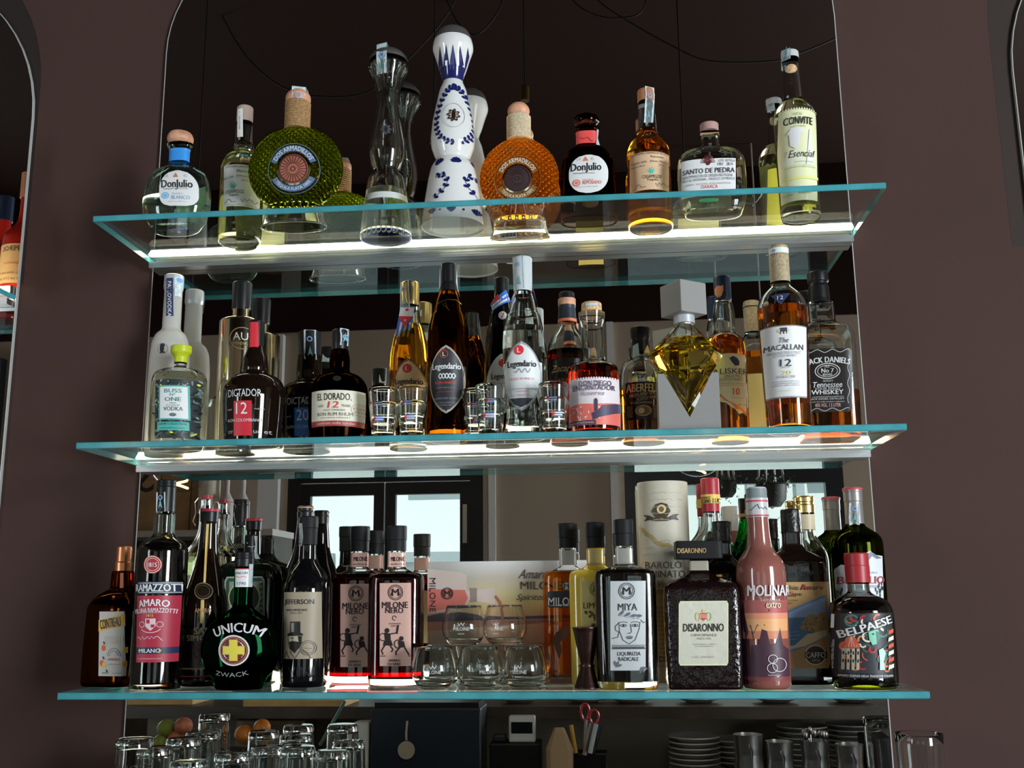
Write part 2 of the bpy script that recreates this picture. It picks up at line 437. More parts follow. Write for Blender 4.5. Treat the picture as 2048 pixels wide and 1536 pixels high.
#PARTS
# ------------------------------------------------------------------ the room
def refl(px, py, d):
    """a place in the room seen in the mirror: d metres in front of the wall"""
    p = atY(px, py, d); return Vector((p.x, -p.y, p.z))
D = 4.2; CEIL = 3.9; XL, XR = -3.6, 5.6
PLASTER = pm('brown_plaster', (.070, .0385, .033), .8, spec=.15, bump=.12, bscale=90, var=.07, vscale=2.2)
GREYW = pm('grey_wall', (.36, .285, .215), .8, bump=.05, bscale=60); DARKC = pm('dark_brown_paint', (.019, .0085, .006), .8, spec=.1)
WHITEW = pm('white_trim', (.7, .7, .69), .5); FRAMEK = pm('black_frame', (.012, .014, .018), .4)
def bx(name, mat, *c, st=True):
    mb = MB(); mb.box(*c, mat); o = mb.build(name, smooth=False)
    if st: o['kind'] = 'structure'
    return o
bx('wall_back', PLASTER, XL, .007, 0, XR, .16, CEIL)
bx('floor', pm('floor_tiles', (.16, .13, .11), .4, var=.2, vscale=3), XL, -D - .2, -.1, XR, .16, 0)
bx('ceiling', DARKC, XL, -D - .2, CEIL, XR, .16, CEIL + .1)
bx('wall_left', GREYW, XL - .15, -D - .2, 0, XL, .16, CEIL); bx('wall_right', GREYW, XR, -D - .2, 0, XR + .15, .16, CEIL)
dx0, dx1 = refl(575, 1000, D).x, refl(966, 1000, D).x; wx0, wx1 = refl(1250, 1000, D).x, refl(1690, 1000, D).x
dz = refl(770, 943, D).z; wz = refl(1450, 938, D).z; zg = refl(1000, 652, D).z
mb = MB()
for a in ((XL, 0, dx0, zg), (dx0, dz, wx1, zg), (dx1, 0, wx0, dz), (wx0, 0, wx1, .5), (wx0, wz, wx1, dz), (wx1, 0, XR, zg)): mb.box(a[0], -D - .15, a[1], a[2], -D, a[3], GREYW)
mb.box(XL, -D - .15, zg, XR, -D + .02, CEIL, DARKC)
struct(mb, 'wall_front', smooth=False)
# double door
PANE = sheet('window_pane', (.93, .97, .97))
mb = MB(); t = .075; xm = (dx0 + dx1) / 2
mb.box(dx0, -D - .06, 0, dx0 + t, -D, dz, FRAMEK); mb.box(dx1 - t, -D - .06, 0, dx1, -D, dz, FRAMEK); mb.box(dx0 + t, -D - .06, dz - .06, dx1 - t, -D, dz, FRAMEK)
dr = struct(mb, 'door_1', smooth=False)
for a, b in ((dx0 + t, xm - .004), (xm + .004, dx1 - t)):
    mb = MB(); zt = dz - .065
    mb.box(a, -D - .05, .02, a + .06, -D - .005, zt, FRAMEK); mb.box(b - .06, -D - .05, .02, b, -D - .005, zt, FRAMEK)
    mb.box(a + .06, -D - .05, zt - .07, b - .06, -D - .005, zt, FRAMEK); mb.box(a + .06, -D - .05, .02, b - .06, -D - .005, .25, FRAMEK)
    lf = mb.build('door_leaf', dr, smooth=False)
    mb = MB(); mb.box(a + .06, -D - .03, .25, b - .06, -D - .026, zt - .07, PANE); mb.build('pane', lf, smooth=False)
    mb = MB(); xh = a + .03 if a < xm - .2 else b - .03
    mb.box(xh - .012, -D - .005, dz - .42, xh + .012, -D + .012, dz - .2, STEEL); mb.build('hinge', lf, smooth=False)
mb = MB()
for c in ((wx0, .5, wx0 + .06, wz), (wx1 - .1, .5, wx1, wz), (wx0 + .06, wz - .085, wx1 - .1, wz), (wx0 + .06, .5, wx1 - .1, .58)): mb.box(c[0], -D - .06, c[1], c[2], -D, c[3], FRAMEK)
wn = struct(mb, 'window_1', smooth=False)
mb = MB(); mb.box(wx0 + .06, -D - .03, .58, wx1 - .1, -D - .026, wz - .085, PANE); mb.build('pane', wn, smooth=False)
for i, (a, b, z0) in enumerate(((3.3, 5.3, .45), (-3.52, -2.92, .5))):  # unseen frames added behind the two fill lights; the wall there is solid
    mb = MB()
    for c in ((a - .08, z0 - .08, a, 2.85), (b, z0 - .08, b + .08, 2.85), (a, 2.76, b, 2.85), (a, z0 - .08, b, z0)): mb.box(c[0], -D, c[1], c[2], -D + .06, c[3], FRAMEK)
    struct(mb, 'window_%d' % (i + 2), smooth=False)
mb = MB()
for px in (985, 1232): x = refl(px, 1100, D).x; mb.box(x - .02, -D, 0, x + .02, -D + .02, zg, WHITEW)
a, b = refl(520, 1000, D).x, refl(560, 1000, D).x; mb.box(a, -D, 0, b, -D + .05, zg - .02, WHITEW)
struct(mb, 'trim_1', smooth=False)
# across the street
FACADE = pm('pale_render', (.74, .80, .79), .8, var=.05, vscale=.6); SHADE = pm('grey_awning', (.34, .40, .41), .8); STREET = pm('asphalt', (.25, .26, .27), .8, var=.1)
mb = MB(); mb.box(-16, -14.4, -.1, 14, -14, 9, FACADE)
for x in range(-14, 14, 3):
    mb.box(x, -14.0, 3.4, x + 1.1, -13.96, 5.3, SHADE); mb.box(x - .2, -14, 3.2, x + 1.3, -13.7, 3.3, FACADE)
    mb.box(x - .3, -14, 1.9, x + 1.7, -13.85, 2.05, SHADE)
for x in (2.2, 2.9, 3.6, 4.3): mb.box(x, -14, 1.5, x + .12, -13.7, 4.2, SHADE)
struct(mb, 'exterior_facade', smooth=False)
bx('street', STREET, -16, -14, -.12, 14, -D - .2, -.1)
# ------------------------------------------------------------------ mirrors
MIRROR = newmat('mirror')[0]
nt = MIRROR.node_tree; nt.nodes.remove(nt.nodes['Principled BSDF']); g = nt.nodes.new('ShaderNodeBsdfGlossy'); g.inputs[0].default_value = (.78, .78, .76, 1); g.inputs['Roughness'].default_value = 0
nt.links.new(g.outputs[0], nt.nodes['Material Output'].inputs[0])
EDGE = pm('mirror_edge', (.5, .51, .5), .25, spec=.8)
def arch(x0, x1, zb, zs, r, k=14):
    p = [(x0, zb), (x1, zb)]
    p += [(x1 - r + r * math.cos(math.pi / 2 * i / k), zs + r * math.sin(math.pi / 2 * i / k)) for i in range(k + 1)]
    p += [(x0 + r - r * math.sin(math.pi / 2 * i / k), zs + r * math.cos(math.pi / 2 * i / k)) for i in range(k + 1)]
    return p
def mirror(label, x0, x1, zb, zs, r, ew=.0015):
    root = tag(empty('wall_mirror', ((x0 + x1) / 2, 0, zb)), label, 'mirror')
    P = [(x - (x0 + x1) / 2, z - zb) for x, z in arch(x0, x1, zb, zs, r)]
    mb = MB(); mb.prism(P, 0, .0065, MIRROR); mb.build('mirror_glass', root, smooth=False)
    Q = [(x - (x0 + x1) / 2, z - zb) for x, z in arch(x0 - ew, x1 + ew, zb - .001, zs, r + ew)]
    n = len(P); mb = MB(); vs = [(x, -.0006, z) for x, z in P] + [(x, -.0006, z) for x, z in Q] + [(x, .0065, z) for x, z in Q]
    mb.add(vs, [(i, (i + 1) % n, (i + 1) % n + n, i + n) for i in range(n)] + [(i + n, (i + 1) % n + n, (i + 1) % n + 2 * n, i + 2 * n) for i in range(n)], EDGE)
    mb.build('polished_edge', root, smooth=False)
mirror('large arched mirror filling the wall behind the glass shelves', 0, 1.26, 1.0, atY(340, 105, 0).z, .25)
lx = atY(51, 380, 0).x; mirror('arched mirror cut off by the left edge of the picture', lx - 1.26, lx, 1.0, atY(62, 235, 0).z, .34)
rx_ = atY(2031, 176, 0).x; mirror('arched mirror cut off by the right edge of the picture', rx_, rx_ + 1.26, 1.0, atY(2027, 140, 0).z, .34)
PANEL = pm('dark_backing_panel', (.028, .02, .018), .6, spec=.25); PANEL2 = pm('dark_brown_surround', (.042, .029, .025), .7, spec=.2)
def panel(label, x0, x1, zb, zs, r, m, y):
    P = arch(x0, x1, zb, zs, r); mb = MB(); mb.prism(P, y, .0072, m); return tag(mb.build('mirror_surround', smooth=False), label, 'panel')
e = atY(70, 250, 0).x; panel('dark arched surround behind the mirror at the left edge', e - 1.3, e, atY(45, 565, 0).z, atY(73, 170, 0).z, .36, PANEL, .0066)
e = atY(1993, 180, 0).x; panel('brown arched surround behind the mirror at the right edge', e, e + 1.36, atY(2025, 491, 0).z, atY(1986, 60, 0).z, .4, PANEL2, .0068)

# ------------------------------------------------------------------ glass shelves
GS = sheet('shelf_glass', (.955, .98, .97), .10); TEAL = pm('teal_glass_edge', (.075, .36, .41), .12, spec=.6, var=.18, vscale=25)
LED = emit('led_strip', (1, .90, .66), 19); SD, TH = .2326, .010
def shelf(label, x0, x1, z, grp=True):
    root = tag(empty('glass_shelf', ((x0 + x1) / 2, 0, z)), label, 'shelf', 'glass shelves on the mirror'); w = (x1 - x0) / 2
    mb = MB(); mb.add([(-w, -SD, 0), (w, -SD, 0), (w, -.001, 0), (-w, -.001, 0)], [(0, 1, 2, 3)], GS)
    mb.add([(-w, -SD, -TH), (w, -SD, -TH), (w, -.001, -TH), (-w, -.001, -TH)], [(3, 2, 1, 0)], GS); mb.build('pane', root, smooth=False)
    mb = MB(); c = .0012
    P = [(-SD + c, 0), (-SD, -c), (-SD, -TH + c), (-SD + c, -TH)]
    mb.add([(s * w, y, zz) for s in (-1, 1) for y, zz in P], [(0, 1, 5, 4), (1, 2, 6, 5), (2, 3, 7, 6)], TEAL)
    for s in (-1, 1):
        mb.add([(s * w, -SD, 0), (s * w, -.001, 0), (s * w, -.001, -TH), (s * w, -SD, -TH)], [(0, 1, 2, 3)], TEAL)
    mb.build('polished_edge', root, smooth=False)
    ch = tag(empty('led_channel', ((x0 + x1) / 2, 0, z)), 'lit aluminium channel along the back of the ' + label.split(' glass shelf')[0].replace('glass shelf','') + ' shelf' if not label.startswith('glass') else 'lit channel of the shelf cut off by the left edge of the picture', 'light', 'lit channels behind the shelves')
    mb = MB(); q = w - .002
    mb.box(-q, -.024, -TH - .012, q, -.0012, -TH - .0004, ALU); mb.box(-q, -.0255, -TH - .0095, q, -.0235, -TH - .0075, ALU); mb.box(-q, -.0255, -TH - .0045, q, -.0235, -TH - .0025, ALU)
    mb.box(-q, -.018, .0004, q, -.0012, .016, ALU); mb.build('profile', ch, smooth=False)
    mb = MB(); mb.add([(-q, -.030, .0008), (q, -.030, .0008), (q, -.0185, .0135), (-q, -.0185, .0135)], [(0, 1, 2, 3)], LED)
    mb.add([(-q, -.030, .0006), (q, -.030, .0006), (q, -.0185, .0006), (-q, -.0185, .0006)], [(3, 2, 1, 0)], LED); mb.build('led_diffuser', ch, smooth=False)
shelf('topmost glass shelf, seen from below, under the tequila and mezcal bottles', 0, 1.26, ZS[0])
shelf('middle glass shelf under the rum, vodka and whisky bottles', 0, 1.26, ZS[1])
shelf('lowest glass shelf under the dark liqueur bottles and tumblers', 0, 1.26, ZS[2])
zl = atY(20, 592, 0).z; shelf('glass shelf on the mirror at the left edge of the picture', lx - 1.26, lx, zl)
# ------------------------------------------------------------------ TOP SHELF
K = '#1c1c20'
# 1 round flask, blue neck
b = Bottle('tequila_bottle', 'round clear flask with a blue neck band and wooden stopper, leftmost on the top shelf', 0, (359, 310),
    [(289, 26), (296, 26), (301, 19.5), (332, 19), (338, 34), (347, 53), (362, 62), (380, 66), (398, 68), (424, 67), (445, 60), (462, 48), (474, 38)],
    cap=[(265, 13), (268, 22), (277, 26), (284, 25), (289, 20)], rim=473, ry=.62, n=2.3, capm=WOOD, glassm=glass('aqua_glass', (.88, .97, .96)), hollow=True, liquid=(400, WATER), capname='stopper', capfd=4)
b.band(301, 325, '#2c78c8', off=.0009)
b.new().rect(318, 342, 393, 412, '#d9dfe2', c=22, arch=34).end()
b.new('lettering', .0009).text('DonJulio', 353, 370, 60, 20, K, b=.03).text('18', 333, 352, 7, 6, '#9a8f8a').text('42', 370, 352, 7, 6, '#9a8f8a').poly([(346, 355), (352, 346), (357, 355)], '#a86a4a')
b.oval(331, 391, 7.5, 6.5, '#5f97c9').ring(331, 391, 5, 4.4, 1, '#dfe8ee').text('TEQUILA', 355, 388, 22, 4, '#8aa0b5').text('BLANCO', 361, 395, 35, 7.5, '#8296ac', b=.03).scrib(327, 347, 378, 4, '#555', 3).micro(345, 375, 377, 4, '#999', 4).micro(335, 370, 403, 3, '#aab', 5)
b.end(); b.back(325, 350, 390, 412)
# 2 cylinder blanco
b = Bottle('tequila_bottle', 'tall clear cylinder bottle of pale tequila with a white typewritten label and teal fan', 0, (489, 250),
    [(246, 16), (288, 17), (292, 20), (298, 20), (303, 19), (310, 25), (318, 35), (330, 41), (350, 42), (420, 43), (478, 43), (497, 40)],
    cap=[(215, 14), (217, 16), (246, 16)], rim=499, capm=pm('pink_cap', (.52, .38, .33), .5), hollow=True, liquid=(300, STRAW), glassm=CLEAR)
b.new().rect(445, 329, 526, 412, '#c9c6b8', nx=18).end()
b.new('lettering', .0009)
for i in range(9):
    a = math.pi * i / 8; b.poly([(467 + 2 * math.cos(a + 1.2), 377), (467 + 16 * math.cos(a), 377 - 15 * math.sin(a)), (467 - 2 * math.cos(a + 1.2), 377)], '#2fa69c')
b.text('CASAMIGOS', 468, 383, 37, 7, '#3a3a38').text('Tequila', 467, 390.5, 20, 6, '#3a3a38', sh=.2).text('COMPANIA CASAMIGOS DE', 480, 333, 62, 4, '#3a3a38').text('Blanco', 484, 342, 20, 5, '#444').text('Jalisco,', 484, 352, 24, 5, '#444').text('Agave 100%', 456, 355, 24, 5, '#555', rot=-.1).text('2501', 489, 360, 14, 4, '#b06060')
b.scrib(448, 472, 402, 8, '#333', 2, .9).scrib(480, 510, 400, 8, '#333', 8, .9).micro(450, 512, 409, 3, '#777', 5).end()
b.new('tax_strip', .001).rect(474.5, 217, 486, 274, '#cfcdb8').new('lettering', .0014, b.cap).micro(479, 481, 240, 40, '#444').end()
b.back(446, 335, 520, 480, '#d6c68f')
# 3 green disc
GRD = glass('green_textured_glass', (.55, .62, .10), 1.38, diamond=1, bscale=42, bstr=1); AMD = glass('amber_textured_glass', (.97, .70, .22), 1.38, diamond=1, bscale=42, bstr=1)
def disc(label, ax, yt, cyc, Rx, Rz, yf0, hf0, yf1, hf1, neck, knob, rim, gl, foot_gl, mc, mr, medal, ribbon, rope):
    prof = [(neck[0], neck[2]), (neck[1], neck[2])]
    for i in range(1, 15):
        a = math.pi * (i + .6) / 16.4; prof.append((cyc - Rz * math.cos(a), Rx * math.sin(a)))
    prof = [p for p in prof if p[0] <= neck[1] or neck[1] + 3 < p[0] < yf0 - 2] + [(yf0, hf0 * .93), (yf0 + 5, hf0)]
    prof += [((yf0 + yf1) / 2, (hf0 + hf1) / 2 - 2), (yf1 - 7, hf1), (yf1, hf1)]
    ryf = lambda z, r: (min(r * .6, .030 + r * .05) if z > ryf.z else r * .62)
    ryf.z = 0
    b = Bottle('tequila_bottle', label, 0, ax, prof, cap=knob, rim=rim, n=2.2, ry=.5, capm=WOOD, glassm=gl, fd=5, capname='ball_stopper', capfd=4)
    o = MB(); z0, z1 = b.zy(neck[0] - 1) - b.zb, b.zy(neck[1] + 2) - b.zb; r = b.sec((z0 + z1) / 2)[0] + .001; k = 11
    sec = []
    for i in range(k):
        h = (z1 - z0) / k
        sec += [(z0 + h * i, r, r), (z0 + h * (i + .5), r + .0018, r + .0018)]
    sec.append((z1, r, r)); o.loft(sec, rope, 30); o.build('rope_wrap', b.root)
    x, y = mc
    me = b.body.data; me.materials.append(foot_gl); zf = b.zy(yf0 + 3) - b.zb
    for p in me.polygons:
        if p.center.z < zf: p.material_index = 1
    b.new('medallion', .0016).ring(x, y, mr, mr * .98, 3.5, glass('relief_glass', (.9, .9, .8))).ring(x, y, mr * 1.02, mr, 1, ribbon).end()
    b.new('medallion', .0018).ring(x, y, mr * .66, mr * .64, 3.2, CHAMP).oval(x, y, mr * .58, mr * .57, medal).end()
    b.new('lettering', .0026)
    for i in range(24): a = i * math.pi / 12; b.line([(x + mr * .2 * math.cos(a), y + mr * .2 * math.sin(a)), (x + mr * .5 * math.cos(a), y + mr * .5 * math.sin(a))], 1, paint('#2a1512'))
    b.ring(x, y, 5, 5, 1.2, '#2a1512').ring(x, y, mr * .55, mr * .54, 1.5, '#2a1512')
    b.ring(x, y, mr * .92, mr * .9, mr * .22, ribbon, 20, 160).ring(x, y, mr * .92, mr * .9, mr * .22, ribbon, 205, 335)
    b.text('DOS ARMADILLOS', x, y - mr * .80, mr * 1.75, 9, '#cfd3d8', bend=mr * .80).text('TEQUILA PLATA 100%', x, y + mr * .8, mr * 1.5, 7, '#b9c0c8', bend=-mr * .80).end()
    return b
b = disc('large round green embossed bottle with a rope-wrapped neck and wooden ball stopper', (593, 300), 0, 340, 96, 86, 411, 57, 464, 67, (207, 258, 22.5),
    [(181, 8), (184, 17), (192, 24), (200, 25.3), (208, 23), (213, 18)], 463, GRD, CLEAR, (587, 339), 51, pm('terracotta', (.42, .13, .085), .7), '#46597a', ROPE)
b.strip([(596, 180), (596, 186), (596, 200), (596, 215), (596, 231)], 24)
# 4 hourglass clear
GB = [(189, 21), (205, 20), (230, 24), (257, 30), (284, 35.5), (307, 37), (328, 32), (343, 25.5), (350, 30), (358, 36), (379, 40), (412, 45), (446, 49), (475, 51.5), (493, 51)]
b = Bottle('tequila_bottle', 'tall hourglass-shaped clear glass decanter with a silver dome cap', 0, (776, 200), [(125, 38), (136, 38.5), (155, 28), (172, 24), (186, 21)] + GB, cap=[(100, 8), (103, 20), (110, 31), (119, 38), (125, 38)],
    rim=494, hollow=True, liquid=(385, WATER), glassm=CLEAR, capm=pm('pewter_dome', (.16, .15, .15), .3, .5), wall=.004, base=.011, capname='dome_cap', fd=6)
mb = MB()
for i in range(18):
    a = 2 * math.pi * i / 18
    z0, z1, z2 = b.zy(138) - b.zb, b.zy(158) - b.zb, b.zy(182) - b.zb
    mb.tube([((b.sec(z)[0] + .0006) * math.cos(a), (b.sec(z)[0] + .0006) * math.sin(a), z) for z in (z0, (z0 + z1) / 2, z1, z2)], [.0022, .003, .0022, .001], CLEAR, 6)
mb.build('crown_ribs', b.root)
mb = MB(); mb.loft([(-.0006, .034, .034), (-.0005, .0385, .0385), (.0035, .0425, .0425), (.0045, .0425, .0425), (.0046, .036, .036)], pm('deep_blue_base', (.02, .035, .5), .1), 40); b_ = mb.build('blue_base', b.root)
b_.scale = (b.sec(.006)[0] * 1.005 / .0425,) * 2 + (1,); b_.location.z = .0006
b.new('emblem', .001, b.body).ring(772, 258, 16.5, 23, 1.6, CHAMP)
for i in range(8): b.leaf(772, 259, i * math.pi / 4, 11, 5, '#3c3d40')
b.oval(772, 259, 3, 6, K).new('lettering', .001, b.body).rect(733, 383, 816, 395, pm('frost', (.7, .72, .7), .5)).end()
b.new('emblem', .0008, b.body)
for i in range(11):
    x = 727 + 10 * i; b.ring(x, 452, 7, 13, 1.4, pm('frost', 0), 180, 360)
b.end(); b.strip([(763, 99), (763, 104), (763, 116), (763, 130), (763, 146)], 21)
# 5 hourglass ceramic
BLU = pm('cobalt_glaze', (.012, .018, .13), .12, coat=.6)
b = Bottle('tequila_bottle', 'tallest bottle on the top shelf, hourglass white ceramic painted with blue leaves', 0, (906, 160),
    [(84, 38), (91, 40), (101, 41), (121, 33.5), (142, 27), (157, 21), (165, 19.5), (182, 27), (209, 33), (243, 40.5), (277, 44.5), (297, 43), (315, 36), (322, 32), (328, 38), (338, 44), (362, 49.5), (396, 55), (429, 60), (456, 63), (472, 62)],
    cap=[(56, 8), (59, 20), (66, 30), (76, 36), (84, 38)], rim=472, glassm=WHITE, capm=pm('pewter_dome', 0), capname='dome_cap', bodyname='ceramic_body', fd=6)
b.new('painted_crown', .0005, b.body)
for i in range(7):
    x = 906 + (i - 3) * 13.5
    b.poly([(x - 7, 136), (x - 5, 120), (x, 88), (x + 5, 120), (x + 7, 136)], BLU)
b.rect(878, 130, 934, 156, BLU); b.end()
b.new('emblem', .0006, b.body)
def garland(pts, s=1.0, sc=10):
    for i in range(len(pts) - 1):
        (x, y), (u, v) = pts[i], pts[i + 1]; a = math.atan2(v - y, u - x)
        b.leaf(x, y, a + .55, sc, sc * .62, BLU); b.leaf(x, y, a - .75, sc, sc * .62, BLU)
    b.line(pts, 1, BLU)
top = [(907 + 36 * math.sin(math.radians(t)) * (1 - .28 * math.cos(math.radians(t))), 226 - 55 * math.cos(math.radians(t))) for t in range(0, 361, 12)]
garland([(x + 2, y + 3) for x, y in top[14::-1]], sc=9); garland([(x + 2, y + 3) for x, y in top[15:]], sc=9)
garland([(868, 392), (880, 384), (891, 374), (896, 362), (891, 350), (880, 346), (870, 351)], sc=9); garland([(956, 392), (945, 382), (934, 372), (929, 360), (934, 350), (945, 347), (955, 352)], sc=9)
for x, a in ((912, 0), (880, -.4), (945, .4)):
    for q in (-1.1, -.55, 0, .55, 1.1): b.leaf(x, 325, q + a - math.pi / 2, 11, 6, BLU)
for x in (863, 903, 949):
    for q in (-.7, -.35, 0, .35, .7): b.leaf(x, 424, q - math.pi / 2, 13, 4, BLU)
for x in (880, 926, 966): b.oval(x, 418, 2, 2, BLU)
b.ring(907, 231, 21, 24, 1, pm('glaze_relief', (.6, .6, .6), .15))
for i in range(8): b.leaf(907, 231, i * math.pi / 4 + .2, 13, 6, '#2a2120'); b.leaf(907, 231, i * math.pi / 4 + .2, 9, 3, '#b9a48a')
b.oval(907, 231, 4, 9, '#14110f').end()
# 6 amber disc
b = disc('round amber embossed bottle with a white rope neck and wooden ball stopper', (1038, 300), 0, 358, 80, 80, 437, 52, 484, 61, (235, 279, 21.5),
    [(207, 7), (210, 15), (217, 21), (224, 22.5), (231, 20), (236, 16)], 483, AMD, CLEAR, (1035, 358), 46, pm('dark_wax', (.05, .025, .03), .5), '#6a4a1c', ROPEW)
b.new('barcode', .001).rect(998, 464, 1033, 475, '#d8d2b0').new('lettering', .0016)
for i in range(12): b.rect(1001 + i * 2.6, 466, 1001 + i * 2.6 + 1 + (i % 3) * .5, 473, K, nx=1)
b.end()
# 7 dark flask, red neck
b = Bottle('tequila_bottle', 'squat dark brown flask with a red neck band and oval white label', 0, (1174, 280),
    [(257, 25), (262, 25), (267, 21), (292, 21), (297, 28), (305, 40), (322, 50), (342, 54), (389, 56), (425, 57), (445, 56), (455, 52)],
    cap=[(231, 14), (235, 24), (244, 26), (250, 24), (254, 18), (257, 18)], rim=453, ry=.62, n=2.6, capm=glass('smoked_stopper', (.4, .25, .22)), glassm=glass('dark_brown_glass', (.30, .10, .04)), hollow=True, liquid=(300, pm('dark_tequila', (.012, .006, .003), .1)), capname='glass_stopper', capfd=5)
b.band(267, 292, '#c2423f', off=.0008); b.new('lettering', .0014).scrib(1160, 1186, 279, 9, '#7a1f1f', 4).end()
b.strip([(1194, 236), (1197, 246), (1196, 258), (1196, 274), (1195, 290)], 7, FILM, over=False, name='torn_seal')
b.new().rect(1138, 310, 1216, 386, '#d9d5cf', c=34).end()
b.new('lettering', .0009).text('DonJulio', 1172, 336, 60, 20, K, b=.03).text('19', 1158, 318, 7, 6, '#9a8f8a').text('42', 1184, 318, 7, 6, '#9a8f8a').poly([(1165, 322), (1171, 313), (1177, 322)], '#b86a48')
b.oval(1153, 365, 8, 7, '#c8635a').ring(1153, 365, 5, 4.4, 1, '#e8d8d0').text('TEQUILA', 1176, 360, 22, 4, '#b08a85').text('REPOSADO', 1184, 365, 37, 7, '#cc6a60', b=.03).scrib(1147, 1167, 346, 4, '#555', 3).micro(1162, 1190, 346, 4, '#999', 4).micro(1153, 1196, 373, 3, '#a99', 5)
b.end(); b.back(1150, 392, 1206, 444, '#c9a860')
# 8 cylinder reposado
b = Bottle('tequila_bottle', 'tall cylinder bottle of amber tequila with a tan label and teal fan', 0, (1294, 250),
    [(205, 16), (262, 19), (266, 21), (271, 21), (276, 26), (284, 34), (292, 40), (306, 43), (400, 44), (455, 45), (474, 42)],
    cap=[(181, 15), (183, 17), (205, 17)], rim=473, capm=pm('tan_stopper', (.5, .22, .12), .5), hollow=True, liquid=(266, AMBER), glassm=CLEAR)
b.new().rect(1261, 303, 1338, 379, '#b79a7c', nx=18).end()
b.new('lettering', .0009)
for i in range(9):
    a = math.pi * i / 8; b.poly([(1304 + 2 * math.cos(a + 1.2), 347), (1304 + 16 * math.cos(a), 347 - 14 * math.sin(a)), (1304 - 2 * math.cos(a + 1.2), 347)], '#2fa69c')
b.text('CASAMIGOS', 1304, 353, 37, 7, '#2e2a26').text('Tequila', 1305, 360, 22, 6, '#2e2a26', sh=.2).text('COMPANIA CASAMIGOS DE MEX', 1300, 306, 72, 4.5, '#3a2a20').text('Reposado', 1314, 314, 25, 5, '#3a2a20').text('Jalisco, Mexico', 1318, 323, 36, 5, '#3a2a20').text('Tequila 100%', 1279, 324, 30, 5, '#3a2a20').text('Agave Azul', 1277, 331, 26, 4, '#3a2a20').text('2501', 1324, 329, 14, 4, '#b06050')
b.scrib(1268, 1292, 371, 9, '#2a2220', 2, .9).scrib(1311, 1336, 369, 9, '#2a2220', 8, .9).end()
b.strip([(1299, 180), (1300, 186), (1299, 205), (1298, 225), (1297, 245)], 17); b.back(1264, 310, 1338, 440, '#d0ac6a')
# 9 flat oval mezcal
b = Bottle('mezcal_bottle', 'wide flat clear flask with a paper label bearing a dark red sun', 0, (1419, 270),
    [(264, 19), (274, 20), (279, 17.5), (296, 18), (300, 36), (306, 55), (322, 66), (356, 68), (389, 67), (415, 63), (432, 55), (442, 44)],
    cap=[(249, 17), (250, 18.5), (264, 18)], rim=441, ry=.5, n=2.8, capm=pm('pink_stopper', (.5, .3, .27), .5), hollow=True, liquid=(330, WATER), glassm=CLEAR, capname='stopper')
b.new().rect(1365, 317, 1471, 391, '#d4d6da').end()
b.new('lettering', .0009)
for i in range(13):
    a = math.pi * (i + .5) / 13; b.line([(1416 + 5 * math.cos(a), 326 - 5 * math.sin(a)), (1416 + 15 * math.cos(a), 326 - 15 * math.sin(a))], 1.4, '#5a2428')
b.oval(1416, 326, 4.5, 4.5, '#4a1a20').text('SANTO DE PIEDRA', 1418, 341, 101, 10, '#34343c', b=.02).text('DENOMINACION DE ORIGEN PROTEGIDA', 1416, 351, 98, 5.5, '#50525c').text('MEZCAL ARTESANAL - PRODUCT OF MEXICO', 1418, 358, 102, 5, '#50525c')
b.text('ESPADIN - 100% AGAVE - AGAVE ANGUSTIFOLIA', 1417, 367, 88, 3.6, '#777').text('OAXACA', 1419, 373, 33, 7, '#b0413e').text('LOTE / BOTELLA', 1453, 322, 33, 5, '#444').text('1901   2814', 1450, 329, 30, 6, '#333').end()
b.new('lettering', .0008, b.body).oval(1418, 400, 20, 4, '#3f8a55').end(); b.back(1375, 340, 1465, 400, '#d8c890')
# 10 tall mezcal
b = Bottle('mezcal_bottle', 'tall clear bottle with a lime green label, rightmost on the top shelf', 0, (1581, 130),
    [(119, 17), (131, 16), (135, 15.5), (200, 18.5), (206, 23), (215, 34), (232, 41), (300, 41), (355, 40), (422, 39.5), (440, 38), (448, 36)],
    cap=[(105, 15.5), (107, 17), (119, 17)], rim=448, capm=pm('grey_lid', (.6, .62, .62), .5), hollow=True, liquid=(207, STRAW), glassm=CLEAR)
b.new().rect(1561, 219, 1636, 400, '#cdd79a').end()
b.new('print', .0008)
for i in range(15): b.poly([(1561 + i * 5, 219), (1563.5 + i * 5, 215), (1566 + i * 5, 219)], '#cdd79a')
b.poly([(1575, 268), (1583, 256), (1597, 254), (1612, 263), (1594, 268)], '#e4e6c4').poly([(1580, 268), (1600, 266), (1600, 285), (1592, 298), (1582, 290)], '#e4e6c4').poly([(1618, 258), (1621, 258), (1626, 330), (1612, 330)], '#dfe6b8').poly([(1568, 330), (1578, 300), (1600, 298), (1612, 330)], '#dbe0a8')
b.rect(1569, 352, 1636, 358, '#e6dc7a').end()
b.new('lettering', .0020).text('MEZCAL', 1596, 228, 17, 5, '#7c8f6a').text('CONVITE', 1597, 241, 54, 15, '#23231c', b=.03).micro(1582, 1612, 252, 4, '#7c8f6a', 3).text('Esencial', 1604, 307, 46, 14, '#2c3328', sh=.25, b=.01).micro(1590, 1625, 323, 4, '#8a9a6a', 4).micro(1573, 1630, 333, 4, '#8a9a6a', 5).text('Espadin', 1610, 386, 22, 5, '#4a5a3a').micro(1572, 1590, 387, 4, '#7a8a5a', 9).end()
b.strip([(1574, 104), (1574, 110), (1574, 117)], 14); b.new('cork', .0006, b.body).oval(1583, 137, 11, 9, CORK).end()
b.back(1570, 250, 1630, 390, '#d4c84a')
